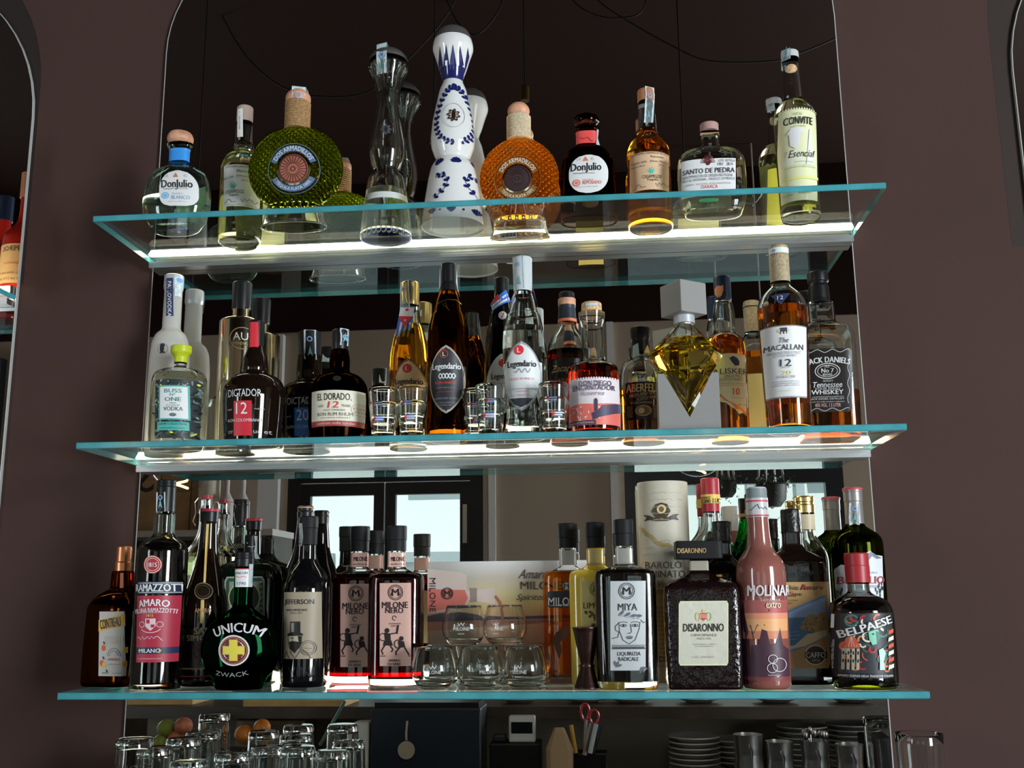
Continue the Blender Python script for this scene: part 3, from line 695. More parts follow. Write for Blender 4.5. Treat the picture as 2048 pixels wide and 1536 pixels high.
# ------------------------------------------------------------------ MIDDLE SHELF
FROST = newmat('frosted_glass')[0]
nt = FROST.node_tree; nt.nodes.remove(nt.nodes['Principled BSDF'])
a_ = nt.nodes.new('ShaderNodeBsdfDiffuse'); a_.inputs[0].default_value = (.74, .73, .70, 1); t_ = nt.nodes.new('ShaderNodeBsdfTranslucent'); t_.inputs[0].default_value = (.8, .79, .74, 1)
x_ = nt.nodes.new('ShaderNodeMixShader'); x_.inputs[0].default_value = .38; g_ = nt.nodes.new('ShaderNodeBsdfGlossy'); g_.inputs['Roughness'].default_value = .3
f_ = nt.nodes.new('ShaderNodeLayerWeight'); f_.inputs[0].default_value = .25; y_ = nt.nodes.new('ShaderNodeMixShader')
nt.links.new(a_.outputs[0], x_.inputs[1]); nt.links.new(t_.outputs[0], x_.inputs[2]); nt.links.new(f_.outputs['Fresnel'], y_.inputs[0]); nt.links.new(x_.outputs[0], y_.inputs[1]); nt.links.new(g_.outputs[0], y_.inputs[2])
nt.links.new(y_.outputs[0], nt.nodes['Material Output'].inputs[0])
WH = '#e8e8ea'
# frosted vodka
b = Bottle('vodka_bottle', 'tall frosted white bottle with a long neck and a navy strip down its neck', 1, (346, 600),
    [(582, 17.5), (657, 18), (662, 20), (669, 29), (685, 36), (720, 39), (800, 40), (905, 39), (920, 37)], cap=[(551, 16), (553, 19), (575, 19.5), (582, 18)], rim=918, glassm=FROST, capm=pm('silver_foil', (.6, .63, .68), .35, .3), fd=10)
b.new('neck_label', .0013).rect(333, 556, 346, 632, '#232a48', nx=4).new('lettering', .0018, b.body).text("PABLOVODKA", 339.5, 598, 70, 7, '#c9cddd', rot=math.pi / 2).end()
b.new('tax_strip', .0012).rect(348, 553, 364, 592, STRIP).oval(356, 559, 4.5, 4.5, '#5f86c8').end()
b.new('emblem', .0006, b.body).ring(325, 697, 10.5, 11, 1, '#6b6f74').oval(324, 697, 4.5, 7, '#25262a').oval(325, 691, 5, 4, '#25262a').rect(320, 703, 330, 706, '#25262a').end()
# garden vodka
b = Bottle('vodka_bottle', 'stout clear bottle with a lime cap and a label full of dark leaves', 1, (362, 712),
    [(726, 12.5), (737, 12.5), (740, 22), (742, 38), (748, 48), (758, 53), (780, 54.5), (870, 54), (893, 53), (906, 50)], cap=[(693, 20), (694, 20.6), (706, 20.6), (712, 15), (716, 13), (726, 13)], rim=907, hollow=True, liquid=(752, WATER), glassm=CLEAR, capm=pm('lime_cap', (.58, .68, .02), .35), fd=6)
b.new().rect(307, 758, 410, 876, '#262c2e', nx=20).end()
b.new('print', .0008); rr = random.Random(11)
for i in range(230):
    x, y = rr.uniform(310, 407), rr.uniform(761, 873)
    b.leaf(x, y, rr.uniform(0, 6.28), rr.uniform(6, 15), rr.uniform(2, 5), rr.choice(['#5f6c68', '#14181a', '#7d8884', '#39463f', '#101415', '#b9c22a' if i % 3 == 0 else '#2f3a38']))
b.end(); b.new('label', .0035).rect(319, 771, 373, 840, '#3f8f88').rect(322, 774, 370, 837, '#d6d9c0').rect(316, 844, 371, 861, '#3f8f88').end()
b.new('lettering', .0041, b.lab).text('BUSS', 346, 782, 30, 8, '#3f8078', b=.04).text('Nº', 346, 790, 10, 5, '#3f8078', b=.03).text('ONE', 346, 799, 28, 8, '#3a6a66', b=.04).rect(340, 806, 352, 807.2, '#3a6a66').text('PLATINUM', 346, 811, 22, 4, '#8a9080').text('VODKA', 346, 818, 33, 8, '#4a5a56', b=.02).oval(346, 830, 6, 3.5, '#55605a').text('LUXURY COLLECTION', 343, 848, 48, 4.5, '#20504c').micro(322, 365, 856, 3, '#20504c', 3).end()
# champagne-metal vodka
b = Bottle('vodka_bottle', 'tall mirror-gold straight bottle with a black screw cap', 1, (484, 600), [(620, 17), (638, 17), (640, 26), (641, 38), (645, 41.5), (700, 42), (860, 42), (900, 41), (914, 40)],
    cap=[(566, 18), (568, 19.5), (618, 19), (620, 18)], Y=-.052, glassm=CHAMP, fd=3)
b.new('emblem', .0006).ring(484, 676, 25, 22, 1.3, '#8a7a55').text('AU', 480, 672, 27, 15, '#e8dcb0').text('VODKA', 482, 686, 36, 5, '#9a8a60').end()
# black square-12 rum
b = Bottle('rum_bottle', 'black round-shouldered bottle with the number 12 on a red square', 1, (513, 670), [(694, 16), (703, 18), (718, 24), (738, 26), (746, 25), (750, 30), (756, 46), (765, 55), (780, 60.5), (800, 61), (840, 59), (872, 57), (912, 55)],
    cap=[(642, 15), (644, 16), (692, 16), (694, 15.5)], Y=-.147, glassm=BLACKB, fd=6, capm=CAPK)
b.new('cap_band', .0007, b.cap).rect(499, 644, 516, 694, '#b5252f').end()
b.new().rect(466, 801, 503, 871, '#a8222e').end()
b.new('lettering', .0009, b.body).text('DICTADOR', 487, 785, 67, 15, '#c9c9cc').text('12', 483, 816, 23, 23, '#d8d4d6').text('RON COLOMBIANO', 487, 840, 68, 6, '#b8b4b6').micro(508, 525, 817, 3, '#aaa', 3).micro(452, 462, 818, 3, '#aaa', 4).micro(453, 465, 863, 6, '#888', 5).micro(506, 535, 863, 7, '#9a9aa0', 6).end()
b.new('tax_strip', .0012).rect(527, 648, 534, 700, '#9aa2a4', nx=3).end()
# black square-20 rum
b = Bottle('rum_bottle', 'black bottle with the number 20 on a blue square, partly behind the cream-labelled rum', 1, (620, 690), [(712, 23), (722, 24), (745, 25.5), (762, 25), (766, 30), (770, 42), (778, 50), (800, 53), (850, 52), (911, 48)],
    cap=[(666, 24), (668, 25), (712, 22)], Y=-.060, glassm=BLACKB, fd=6, capm=MATTK)
b.new().rect(588, 815, 632, 872, '#2b62a8').end()
b.new('lettering', .0009, b.body).text('DICTADOR', 606, 801, 66, 14, '#c9c9cc').text('20', 605, 830, 24, 22, '#b9cfe0').text('RON COLOMBIANO', 605, 853, 66, 6, '#b8b4b6').micro(571, 582, 832, 3, '#aaa', 4).end()
b.strip([(619, 667), (619, 680), (619, 695), (619, 706), (620, 718)], 22)
# cream label rum
b = Bottle('rum_bottle', 'dark squat rum bottle with a wide cream label and red 12', 1, (680, 700), [(700, 16), (706, 18), (722, 21), (740, 20), (746, 22), (752, 38), (760, 48), (774, 56), (800, 59.5), (850, 59), (864, 57), (871, 54)],
    cap=[(661, 15), (663, 17), (690, 17), (700, 15.5)], Y=-.150, glassm=glass('brown_rum_glass', (.12, .04, .012)), liquid=(752, BLACKB), fd=6)
b.new().rect(618, 780, 734, 852, '#c3b7a6', nx=24).rect(618, 841, 734, 852, '#8a3538', nx=24).end()
b.new('lettering', .0011).text('EL DORADO.', 667, 793, 66, 14, '#2a2522', b=.01).text('AGED', 641, 811, 12, 5, '#4a403a').text('12', 667, 809, 21, 13, '#b0303a', sh=.2, b=.03).text('YEARS', 690, 811, 16, 5, '#4a403a').text('FINEST DEMERARA', 668, 820, 42, 3.5, '#6a6058').text('RON RUM RHUM', 668, 828, 68, 7, '#5a5048').micro(641, 697, 835, 3, '#6a6058', 3).micro(632, 705, 846, 5, '#c9a89a', 5).ring(712, 818, 13, 12, 1, '#b08a80').micro(703, 721, 815, 5, '#a06a66', 7).micro(705, 719, 822, 4, '#a06a66', 8).end()
b.oval_done = 1; b.new('neck_seal', .0009, b.body).oval(674, 757, 8, 5, pm('dark_seal', (.03, .025, .02), .3)).end()
b.strip([(689, 662), (690, 668), (690, 680), (689, 690)], 18, over=True)
b.new('tax_strip', .0014).line([(699, 690), (701, 712), (699, 728)], 6, '#b8c4c8').end()
# legendario family --------------------------------------------------
def hourglass(label, ax, ys, hws, cap, Y, gl, liq, rim=None, capm=CAPK, sk=None):
    body = list(zip(ys, hws))
    return Bottle('rum_bottle', label, 1, ax, body, cap=cap, Y=Y, rim=rim, glassm=gl, liquid=liq, capm=capm, fd=9, hollow=True, base=.016)
def oval_label(b, x, y0, y1, hw, ct, c, border, wing=None, wy=None):
    """pointed oval label with side wings"""
    cyv = (y0 + y1) / 2; H = (y1 - y0) / 2
    f = lambda k: (lambda v: (lambda q: (.5 - .5 * q, .5 + .5 * q))((max(0, 1 - abs(2 * v - 1) ** 2.2)) ** .75))
    b.new()
    if wing: b.rect(x - hw * 1.02, wy[0], x + hw * 1.02, wy[1], wing, nx=16)
    b.grid(x - hw, y0, x + hw, y1, border, f(0), 14, 26); b.grid(x - hw + 2.5, y0 + 4, x + hw - 2.5, y1 - 4, c, f(0), 14, 26); b.end()
HL = lambda y0, k=1.0, top=41: [(y0 + (y - 584) * k, h) for y, h in ((584, 18), (600, 24), (627, 30), (631, 33.5), (657, 40), (690, 42), (724, 41.5), (766, 38), (815, 34.5), (838, 36), (858, 40), (868, 39))]
# golden
b = hourglass('waisted bottle of golden rum with a tan oval label and hanging flag card', (820, 620), *zip(*[(612, 18), (630, 20), (648, 22), (655, 26), (680, 33), (705, 38), (735, 40), (770, 39), (830, 36), (868, 37), (895, 39), (906, 38)]),
    [(566, 17), (568, 18.5), (606, 18.5), (612, 18)], None, CLEAR, (650, AMBER), rim=905, capm=GOLDM)
oval_label(b, 817, 716, 858, 35, 0, '#b5946a', '#6a4a2a', '#b5946a', (762, 800))
b.new('lettering', .0014).oval(814, 737, 9, 9, '#a02a2a').text('L', 814, 737, 5, 9, '#d8a080', b=.04).text('Legendario', 816, 764, 52, 15, '#2a1f1a', b=.03).scrib(800, 835, 775, 6, '#6a5a48', 6).end()
b.strip([(807, 566), (807, 572), (808, 590), (809, 604), (809, 618)], 21)
# dark
b = hourglass('tall waisted black bottle of dark rum with a black pointed-oval label', (897, 600), *zip(*HL(584)), [(529, 14), (531, 15.5), (566, 15.5), (570, 16.5), (584, 18)], -.152, BROWNG, (590, pm('dark_rum_fill', (.006, .004, .003), .1)))
oval_label(b, 892, 690, 827, 35, 0, '#26262a', '#8a8578', '#26262a', (730, 750))
b.new('lettering', .0014).ring(888, 708, 8, 8, 1.2, '#b0352f').text('L', 888, 708, 5, 8, '#d8c8a0', b=.03).text('Legendario', 892, 734, 54, 16, WH, b=.03).text('RON ANEJO', 890, 766, 38, 6, '#b8382f', b=.02).micro(873, 908, 775, 3, '#77777c', 3).micro(873, 908, 783, 3.5, '#8f3530', 4).micro(869, 913, 796, 5, '#77777c', 5).micro(873, 907, 805, 3, '#77777c', 6).micro(878, 902, 810, 3, '#77777c', 7)
b.line([(878 + i * 1.1, 752 + 5 * math.sin(i * .55)) for i in range(30)], 1.8, '#c9c9c9').line([(878 + i * 1.1, 752 - 5 * math.sin(i * .55)) for i in range(30)], 1.8, '#c9c9c9').end()
b.new('neck_cord', .0012).line([(874, 606), (884, 602), (897, 599), (911, 599), (919, 604)], 1.6, GOLDM).line([(890, 604), (897, 620)], 1.4, GOLDM).line([(884, 606), (899, 622)], 1.4, GOLDM).end()
b.new('torn_seal', .0018).poly([(876, 535), (881, 533), (882, 570), (875, 580), (864, 583), (873, 572)], '#a8aeb0').new('torn_seal', .0018).poly([(910, 533), (917, 538), (917, 575), (919, 590), (912, 580), (909, 562)], '#a8aeb0').end()
# seven-year
b = Bottle('rum_bottle', 'black waisted rum bottle with a round red 7 on its neck, behind the clear-rum bottle', 1, (1003, 600), [(590, 16), (604, 18), (628, 24), (652, 27), (657, 29), (690, 33), (735, 36), (790, 34), (840, 33), (880, 35), (897, 35)],
    cap=[(557, 13), (559, 15), (586, 15), (590, 15.5)], rim=899, glassm=BLACK, fd=9)
b.new().grid(972, 708, 1034, 830, '#cfc9b8', lambda v: (lambda q: (.5 - .5 * q, .5 + .5 * q))(max(.02, 1 - abs(2 * v - 1) ** 2.2) ** .75), 12, 20).end()
b.new('lettering', .0009).oval(1005, 726, 8, 8, '#a02a2a').text('Legendario', 1008, 754, 50, 15, '#2a1f1a', b=.03).end()
b.new('emblem', .0012, b.body).oval(1005, 631, 8, 8, '#d8d8d8').text('7', 1005, 631, 7, 10, '#c02a2a', b=.03).end()
b.new('flag_tag', .0034).poly([(984, 606), (1010, 580), (1017, 602), (987, 622)], '#2d5fa8').poly([(983, 607), (1009, 582), (1011, 586), (984, 611)], '#2d5fa8')
for q in (.33, .66): b.poly([(984 + 26 * 1 * 0 + q * 3, 606 + q * 16), (1010 + q * 7, 580 + q * 22), (1011 + q * 7, 584 + q * 22), (985 + q * 3, 610 + q * 16)], WH)
b.poly([(984, 606), (997, 588), (1000, 600)], '#c0352f').end()
# clear
b = hourglass('tall waisted bottle of clear rum with a silver pointed-oval label', (1046, 600), *zip(*HL(584)), [(516, 17), (518, 19), (560, 19), (584, 18.5)], -.156, CLEAR, (657, WATER), capm=pm('white_seal_cap', (.62, .68, .70), .5))
oval_label(b, 1043, 682, 822, 38, 0, '#b9bcc0', '#7d8084', '#b9bcc0', (722, 770))
b.new('lettering', .0014).oval(1038, 700, 9.5, 9.5, '#b8282d').text('L', 1038, 700, 6, 10, '#e8d0d0', b=.04).text('Legendario', 1043, 729, 55, 17, '#23232a', b=.03).text('ANEJO BLANCO', 1043, 758, 48, 6, '#b86068').micro(1025, 1062, 777, 3, '#a06068', 4).micro(1032, 1054, 782, 3, '#a06068', 5).micro(1024, 1062, 790, 5, '#b09098', 6)
b.line([(1030 + i, 741 + 4 * math.sin(i * .55)) for i in range(32)], 1.3, '#77777c').poly([(1020, 796), (1066, 796), (1056, 808), (1043, 815), (1030, 808)], '#33333a').end()
b.strip([(1035, 517), (1035, 522), (1036, 540), (1037, 560), (1038, 576)], 20)
b.new('flag_tag', .0022).poly([(1062, 566), (1070, 572), (1086, 628), (1077, 620)], '#3b64a8').poly([(1062, 566), (1067, 569), (1073, 590), (1068, 588)], '#c0352f').line([(1068, 580), (1081, 624)], 2, WH).end()
# flag tag of the golden bottle: a card hung on a thread
gb = bpy.data.objects['rum_bottle.003'] if False else None
def card(name, parent, P, Yc, mats):
    """flat hanging card; P = four corner pixels at depth Yc"""
    mb = MB(); q = [atY(x, y, Yc) for x, y in P]; o = parent.location
    for k, (u0, u1, v0, v1, m) in enumerate(mats):
        pts = []
        for u, v in ((u0, v0), (u1, v0), (u1, v1), (u0, v1)):
            p = (q[0] * (1 - u) + q[1] * u) * (1 - v) + (q[3] * (1 - u) + q[2] * u) * v; pts.append(p - o - Vector((0, .00012 * k, 0)))
        mb.add(pts, [(0, 1, 2, 3)], paint(m))
    return mb, q
golden = [o for o in bpy.data.objects if o.get('label', '').startswith('waisted bottle of golden')][0]
P4 = [(801, 615), (829, 615), (820, 675), (790, 673)]
mb, q = card('flag_tag', golden, P4, golden.location.y - .022, [(0, 1, .28, 1, '#3b5aa0'), (.18, .34, .5, 1, WH), (.5, .66, .45, 1, WH), (.8, .92, .5, 1, WH), (0, 1, 0, .3, '#d8dce4'), (.2, .8, .3, .36, '#c0352f')])
f = lambda u, v: (q[0] * (1 - u) + q[1] * u) * (1 - v) + (q[3] * (1 - u) + q[2] * u) * v - golden.location - Vector((0, .001, 0))
mb.add([f(.04, .3), f(.96, .3), f(.5, .68)], [(0, 1, 2)], paint('#c0302c'))
st = [f(.5 + .10 * math.sin(k * math.pi / 5) * (1 if k % 2 == 0 else .42), .44 - .055 * math.cos(k * math.pi / 5) * (1 if k % 2 == 0 else .42)) - Vector((0, .0006, 0)) for k in range(10)]
mb.add([f(.5, .44) - Vector((0, .0006, 0))] + st, [(0, 1 + i, 1 + (i + 1) % 10) for i in range(10)], paint(WH)); mb.add([f(.4, .04), f(.6, .04), f(.6, .12), f(.4, .12)], [(0, 1, 2, 3)], paint('#b8282d'))
mb.build('flag_tag', golden, smooth=False)
# dark solera
b = Bottle('rum_bottle', 'rounded rum bottle with a dark band and black octagonal stopper, behind the pink-labelled bottle', 1, (1134, 620), [(616, 16), (641, 17.5), (655, 18), (664, 24), (676, 33), (690, 39), (707, 42), (760, 42), (850, 41), (880, 40), (896, 37)],
    cap=[(586, 14), (587, 15.5), (598, 15.5), (598.5, 17), (612, 17), (616, 16)], rim=895, glassm=CLEAR, hollow=True, liquid=(704, glass('red_brown_rum', (.30, .05, .015), 1.34)), fd=9, ncap=2)
b.band(613, 640, '#20242e', off=.0008); b.band(640, 646, '#b86a4a', 'neck_ring', off=.001); b.band(599, 612, pm('light_wood', 0), 'cork_ring', off=.0006)
b.new().rect(1098, 716, 1160, 790, pm('black_label', (.012, .009, .008), .3)).end()
b.new('lettering', .0009).text('Zacapa', 1126, 738, 44, 18, '#b08a5a', sh=.3).text('SOLERA', 1132, 760, 30, 7, '#c06a2a').line([(1105, 745), (1145, 750)], 1.2, '#b08a5a').end()
# pink label
b = Bottle('rum_bottle', 'square-shouldered bottle with a pink and red landscape label and a cork in its flared lip', 1, (1185, 690), [(626, 26.6), (642, 25.5), (651, 23.5), (655, 22), (721, 22.5), (726, 30), (731, 44), (737, 50), (760, 51.5), (845, 52), (858, 51), (863, 48)],
    cap=[(606, 17), (608, 20), (622, 20.5), (628, 18)], Y=-.162, glassm=CLEAR, hollow=True, liquid=(737, glass('red_amber_rum', (.62, .12, .06), 1.34)), capm=CORK, capname='cork', fd=5)
b.new().rect(1139, 756, 1241, 849, '#d0b2b6', nx=22).end()
b.new('print', .0009)
for i in range(20): b.oval(1142 + i * 5.1, 755.5, 2, 2, '#d0b2b6', 8)
b.poly([(1139, 810), (1160, 806), (1190, 808), (1241, 804), (1241, 849), (1139, 849)], '#c85a50'); rr = random.Random(3)
for i in range(40): b.leaf(rr.uniform(1142, 1200), rr.uniform(810, 845), rr.uniform(0, 3), rr.uniform(4, 9), 2, rr.choice(['#dba39a', '#b84a42', '#e0b8b0']))
b.poly([(1183, 826), (1196, 820), (1204, 810), (1222, 808), (1241, 803), (1241, 822), (1215, 830), (1200, 834), (1186, 840)], '#3a3048').poly([(1188, 822), (1189, 799), (1192, 796), (1195, 800), (1195, 822)], '#3a3048')
b.rect(1140, 840, 1192, 849, '#3f2a3a').end()
b.new('lettering', .0022).text('DON DIEGO', 1190, 766, 62, 10, '#3a2f48', b=.02).text('ENCANTADOR', 1188, 775, 80, 10, '#3a2f48', b=.02).text('Reserva', 1186, 786, 46, 9, '#8a7a88', sh=.4).micro(1143, 1188, 844, 5, '#b88a90', 4).end()
b.new('tax_strip', .0012, b.cap).rect(1172, 606, 1194, 611, STRIP).end()
# barrel label whisky
b = Bottle('whisky_bottle', 'stubby whisky bottle with a black label showing a barrel, left of the diamond decanter', 1, (1281, 690), [(707, 18.5), (717, 19), (721, 28), (728, 37), (740, 43), (760, 45), (850, 45), (880, 44), (895, 42)],
    cap=[(656, 18), (658, 20), (679, 20), (683, 18.5), (707, 19)], rim=894, glassm=CLEAR, hollow=True, liquid=(783, WHISKY), fd=8)
b.new().rect(1252, 763, 1318, 839, pm('black_label', 0)).end()
b.new('lettering', .0009).text('ABERFELDY', 1292, 775, 76, 16, '#c9a87a', b=.03).text('HIGHLAND SINGLE', 1290, 787, 60, 7, '#b89a70', rot=-.14).text('SCOTCH WHISKY', 1297, 795, 46, 7, '#b89a70', rot=-.14).text('GUARANTEED', 1283, 805, 42, 4, '#b89a70').text('12', 1313, 804, 14, 12, '#b89a70', b=.03)
b.oval(1287, 821, 16, 11, '#a88a60').oval(1287, 821, 13, 9, '#6a5236').oval(1283, 821, 6, 6, '#c9a87a')
for i in range(6): b.line([(1256, 812 + i * 4), (1266, 812 + i * 4)], 1, '#a88a60'); b.line([(1306, 812 + i * 4), (1316, 812 + i * 4)], 1, '#a88a60')
b.end(); b.new('emblem', .001, b.cap).poly([(1287, 706), (1294, 689), (1301, 706)], '#a88a5a').end()
b.new('tax_strip', .0013).poly([(1267, 690), (1277, 686), (1279, 712), (1266, 716)], '#9aa6a8').end()
# diamond decanter on its stand
zb = ZS[1] + .0003; Yd = -.150; P = atY(1377, 840, Yd)
root = tag(empty('diamond_decanter', (P.x, Yd, zb)), 'faceted diamond-shaped decanter of golden whisky with a white cube stopper', 'decanter')
def zr(y, hw, x=1375): p = atY(x, y, Yd); return (p.z - zb, hw / proj(p)[2])
pf = [zr(621, 19), zr(646, 17), zr(650, 16), zr(706, 73), zr(713, 73), zr(817, 2.5)]
mb = MB(); mb.loft([(z, r, r) for z, r in pf], CLEAR, 8)
inn = [(z - .001, max(.001, r - .005), max(.001, r - .005)) for z, r in pf[:5]] + [(pf[5][0] + .012, .001, .001)]
mb.loft(inn, CLEAR, 8, flip=True); dg = mb.build('faceted_glass', root, smooth=False)
zl_ = zr(683, 1)[0]; t = (inn[2][0] - zl_) / (inn[2][0] - inn[3][0]); rl = inn[2][1] + (inn[3][1] - inn[2][1]) * t
mb = MB(); mb.loft([(zl_, rl + .0005, rl + .0005)] + [(z, r + .0005, r + .0005) for z, r, _ in inn[3:]], glass('golden_spirit', 0), 8); mb.build('liquid', dg, smooth=False)
mb = MB(); c0 = zr(601, 1)[0]; hs = 32.5 / proj((P.x, Yd, zb + c0))[2]; ang = math.radians(35)
mb.box(-hs, -hs, -hs, hs, hs, hs, pm('white_block', (.29, .28, .27), .5)); cub = mb.build('cube_stopper', root, smooth=False); cub.location = (0, 0, c0); cub.rotation_euler = (0, 0, ang)
bv = cub.modifiers.new('bevel', 'BEVEL'); bv.width = .0015; bv.segments = 2
mb = MB(); mb.loft([(zr(648, 1)[0], .017, .017), (zr(628, 1)[0], .0165, .0165)], pm('silver_foil', 0), 24); mb.build('neck_collar', root)
W = 60 / proj((P.x, Yd, zb))[2]; h0 = zr(754, 1)[0]; ap = zr(841, 1)[0]; vx = 47 / proj((P.x, Yd, zb))[2]
mb = MB(); st_poly = [(-W, 0), (W, 0), (W, h0), (vx, h0), (0, ap), (-vx, h0), (-W, h0)]
mb.prism(st_poly, -.030, .030, pm('white_block', 0)); so = mb.build('decanter_stand', smooth=False); so.location = (P.x, Yd, zb)
tag(so, 'pale grey block with a V notch holding the diamond decanter', 'stand')
# talisker
b = Bottle('whisky_bottle', 'whisky bottle with a navy cap and a peach label torn along the bottom', 1, (1445, 585), [(602, 16), (608, 18), (625, 21), (645, 22), (662, 21), (668, 23), (676, 33), (686, 38), (700, 40), (780, 40), (860, 39.5), (893, 38)],
    cap=[(555, 16), (557, 17), (600, 17), (602, 16.5)], rim=892, glassm=CLEAR, hollow=True, liquid=(675, WHISKY), capm=pm('navy_cap', (.008, .018, .05), .35), fd=8)
b.new('emblem', .0008, b.cap).poly([(1431, 575), (1436, 570), (1442, 572), (1446, 570), (1447, 580), (1443, 592), (1436, 594), (1432, 586)], '#b0704a').end()
b.new().poly([(1418, 708), (1440, 707), (1465, 706.5), (1492, 708), (1494, 830), (1486, 825), (1478, 828), (1470, 818), (1462, 814), (1452, 805), (1443, 803), (1436, 795), (1418, 800)], '#e0bca4')
b.end(); b.new('print', .0009).poly([(1418, 796), (1432, 800), (1443, 792), (1449, 800), (1462, 806), (1472, 818), (1482, 820), (1494, 832), (1494, 826), (1482, 814), (1470, 808), (1458, 802), (1450, 796), (1442, 786), (1434, 792), (1418, 788)], '#d8702a').end()
b.new('lettering', .0013).text('TALISKER', 1456, 742, 80, 11, '#4a3a38', b=.01).poly([(1458, 716), (1466, 712), (1474, 716), (1478, 722), (1478, 730), (1470, 732), (1463, 724)], '#2a3050').text('SINGLE MALT', 1467, 752, 36, 6, '#5a4640').text('SCOTCH WHISKY', 1463, 759, 46, 6, '#5a4640').micro(1440, 1490, 766, 3, '#8a6a5a', 3).micro(1440, 1488, 770, 3, '#c06a50', 4).text('10', 1472, 783, 13, 14, '#c8502f', b=.03).micro(1462, 1486, 795, 3, '#a07a6a', 5).micro(1476, 1492, 809, 3.5, '#8a6a5a', 6).end()
# macallan
b = Bottle('whisky_bottle', 'tall whisky bottle with a plain white label numbered 12 and a beige woven-pattern cap', 1, (1559, 540), [(566, 19.5), (574, 20), (581, 28), (590, 37), (600, 44), (612, 48), (650, 48.5), (720, 47), (800, 45), (840, 44.5), (852, 44), (858, 41)],
    cap=[(493, 17), (495, 19), (512, 19), (513, 19.5), (560, 19.5), (566, 19.5)], Y=-.160, glassm=CLEAR, hollow=True, liquid=(618, WHISKY), capm=pm('beige_weave', (.46, .36, .22), .5, bump=.8, bscale=260, var=.25, vscale=220), fd=9)
b.band(506.5, 509, '#20202a', 'cap_ring', off=.0009); b.new('tax_strip', .0012, b.cap).rect(1541, 494, 1577, 505, '#b8bcb4').oval(1549, 500, 3, 3, '#5f86b8').end()
b.new('neck_label', .0008).poly([(1543, 589), (1580, 587), (1562, 609)], '#2a3350').new('lettering', .0014, b.lab or b.body).text('12', 1561, 595, 11, 7, '#c8cad0').end()
b.new().rect(1519, 650, 1615, 795, '#c4c6ca', nx=20).rect(1519, 792, 1615, 795, '#77777c', nx=20).rect(1519, 650, 1615, 652, '#6a6a6e', nx=20).end()
b.new('lettering', .0011).oval(1567, 661, 11, 5, '#b8a880').rect(1561, 655, 1574, 667, '#3a3a40').rect(1563, 663, 1566, 668, '#c4c6ca').rect(1569, 663, 1572, 668, '#c4c6ca').text('The', 1568, 680, 19, 10, '#3a3a44', sh=.3).text('MACALLAN', 1570, 694, 72, 11, '#35353d', b=.01).text('HIGHLAND SINGLE MALT', 1570, 705, 62, 5.5, '#77777f').text('SCOTCH WHISKY', 1571, 711, 44, 5, '#77777f').text('12', 1572, 725, 21, 14, '#30303a', b=.01).text('YEARS OLD', 1571, 734, 18, 2.5, '#666').text('20', 1573, 745, 18, 8, '#c8b060').text('DOUBLE CASK', 1573, 753, 36, 5, '#77777f').micro(1549, 1598, 762, 3, '#77777f', 3).micro(1552, 1598, 766, 3, '#77777f', 4).micro(1548, 1600, 770, 3, '#77777f', 5).micro(1558, 1582, 781, 3, '#c8b890', 6).end()
b.back(1525, 660, 1610, 795, '#c8b37a')
# square black label
b = Bottle('whiskey_bottle', 'large square whiskey bottle with a black label and ribbed neck', 1, (1637, 580), [(608, 24), (614, 26), (630, 26.5), (646, 26), (650, 29), (656, 42), (663, 52), (675, 57), (695, 58), (800, 58.5), (870, 58), (891, 55)],
    cap=[(546, 19), (548, 20.5), (565, 20.5), (566, 18), (571, 18), (574, 20), (600, 21), (608, 22.5)], rim=890, n=5, ry=.95, glassm=CLEAR, hollow=True, liquid=(788, WHISKY), fd=8)
b.new().rect(1603, 697, 1703, 824, pm('black_label', 0), c=5).end()
b.new('lettering', .0009).text('JACK DANIELS', 1657, 721, 84, 15, '#c4c2c0', bend=170, b=.03).ring(1655, 742, 25, 16, 1.6, '#b0aeac').ring(1655, 742, 20, 12, 1, '#b0aeac').text('OLD', 1654, 733, 10, 4, '#b8b6b4').text('No 7', 1655, 741, 24, 8.5, '#d0cecc', b=.03).text('BRAND', 1655, 749, 18, 4.5, '#b8b6b4').text('QUALITY', 1656, 762, 20, 4, '#b0aeac').text('Tennessee', 1655, 769, 58, 11, '#d0cecc', sh=.15, b=.015).text('SOUR MASH', 1655, 777, 48, 3.5, '#b0aeac').text('WHISKEY', 1655, 784, 62, 9, '#d0cecc', b=.035).micro(1626, 1686, 793, 3, '#a0a09e', 4).text('JACK DANIEL DISTILLERY', 1655, 798, 66, 4.5, '#b0aeac', b=.02).micro(1624, 1688, 803, 2.6, '#a0a09e', 5).text('40% VOL. 1.5 LITER', 1656, 810, 50, 7, '#c0908c')
for y in (702, 819):
    b.line([(1612 + i * 4.3, y + 3 * math.sin(i * .9)) for i in range(21)], 1, '#a8a6a4')
b.line([(1696 + 2 * math.sin(i), 712 + i * 5) for i in range(20)], 1, '#a8a6a4').line([(1609 + 2 * math.sin(i), 712 + i * 5) for i in range(20)], 1, '#a8a6a4').end()
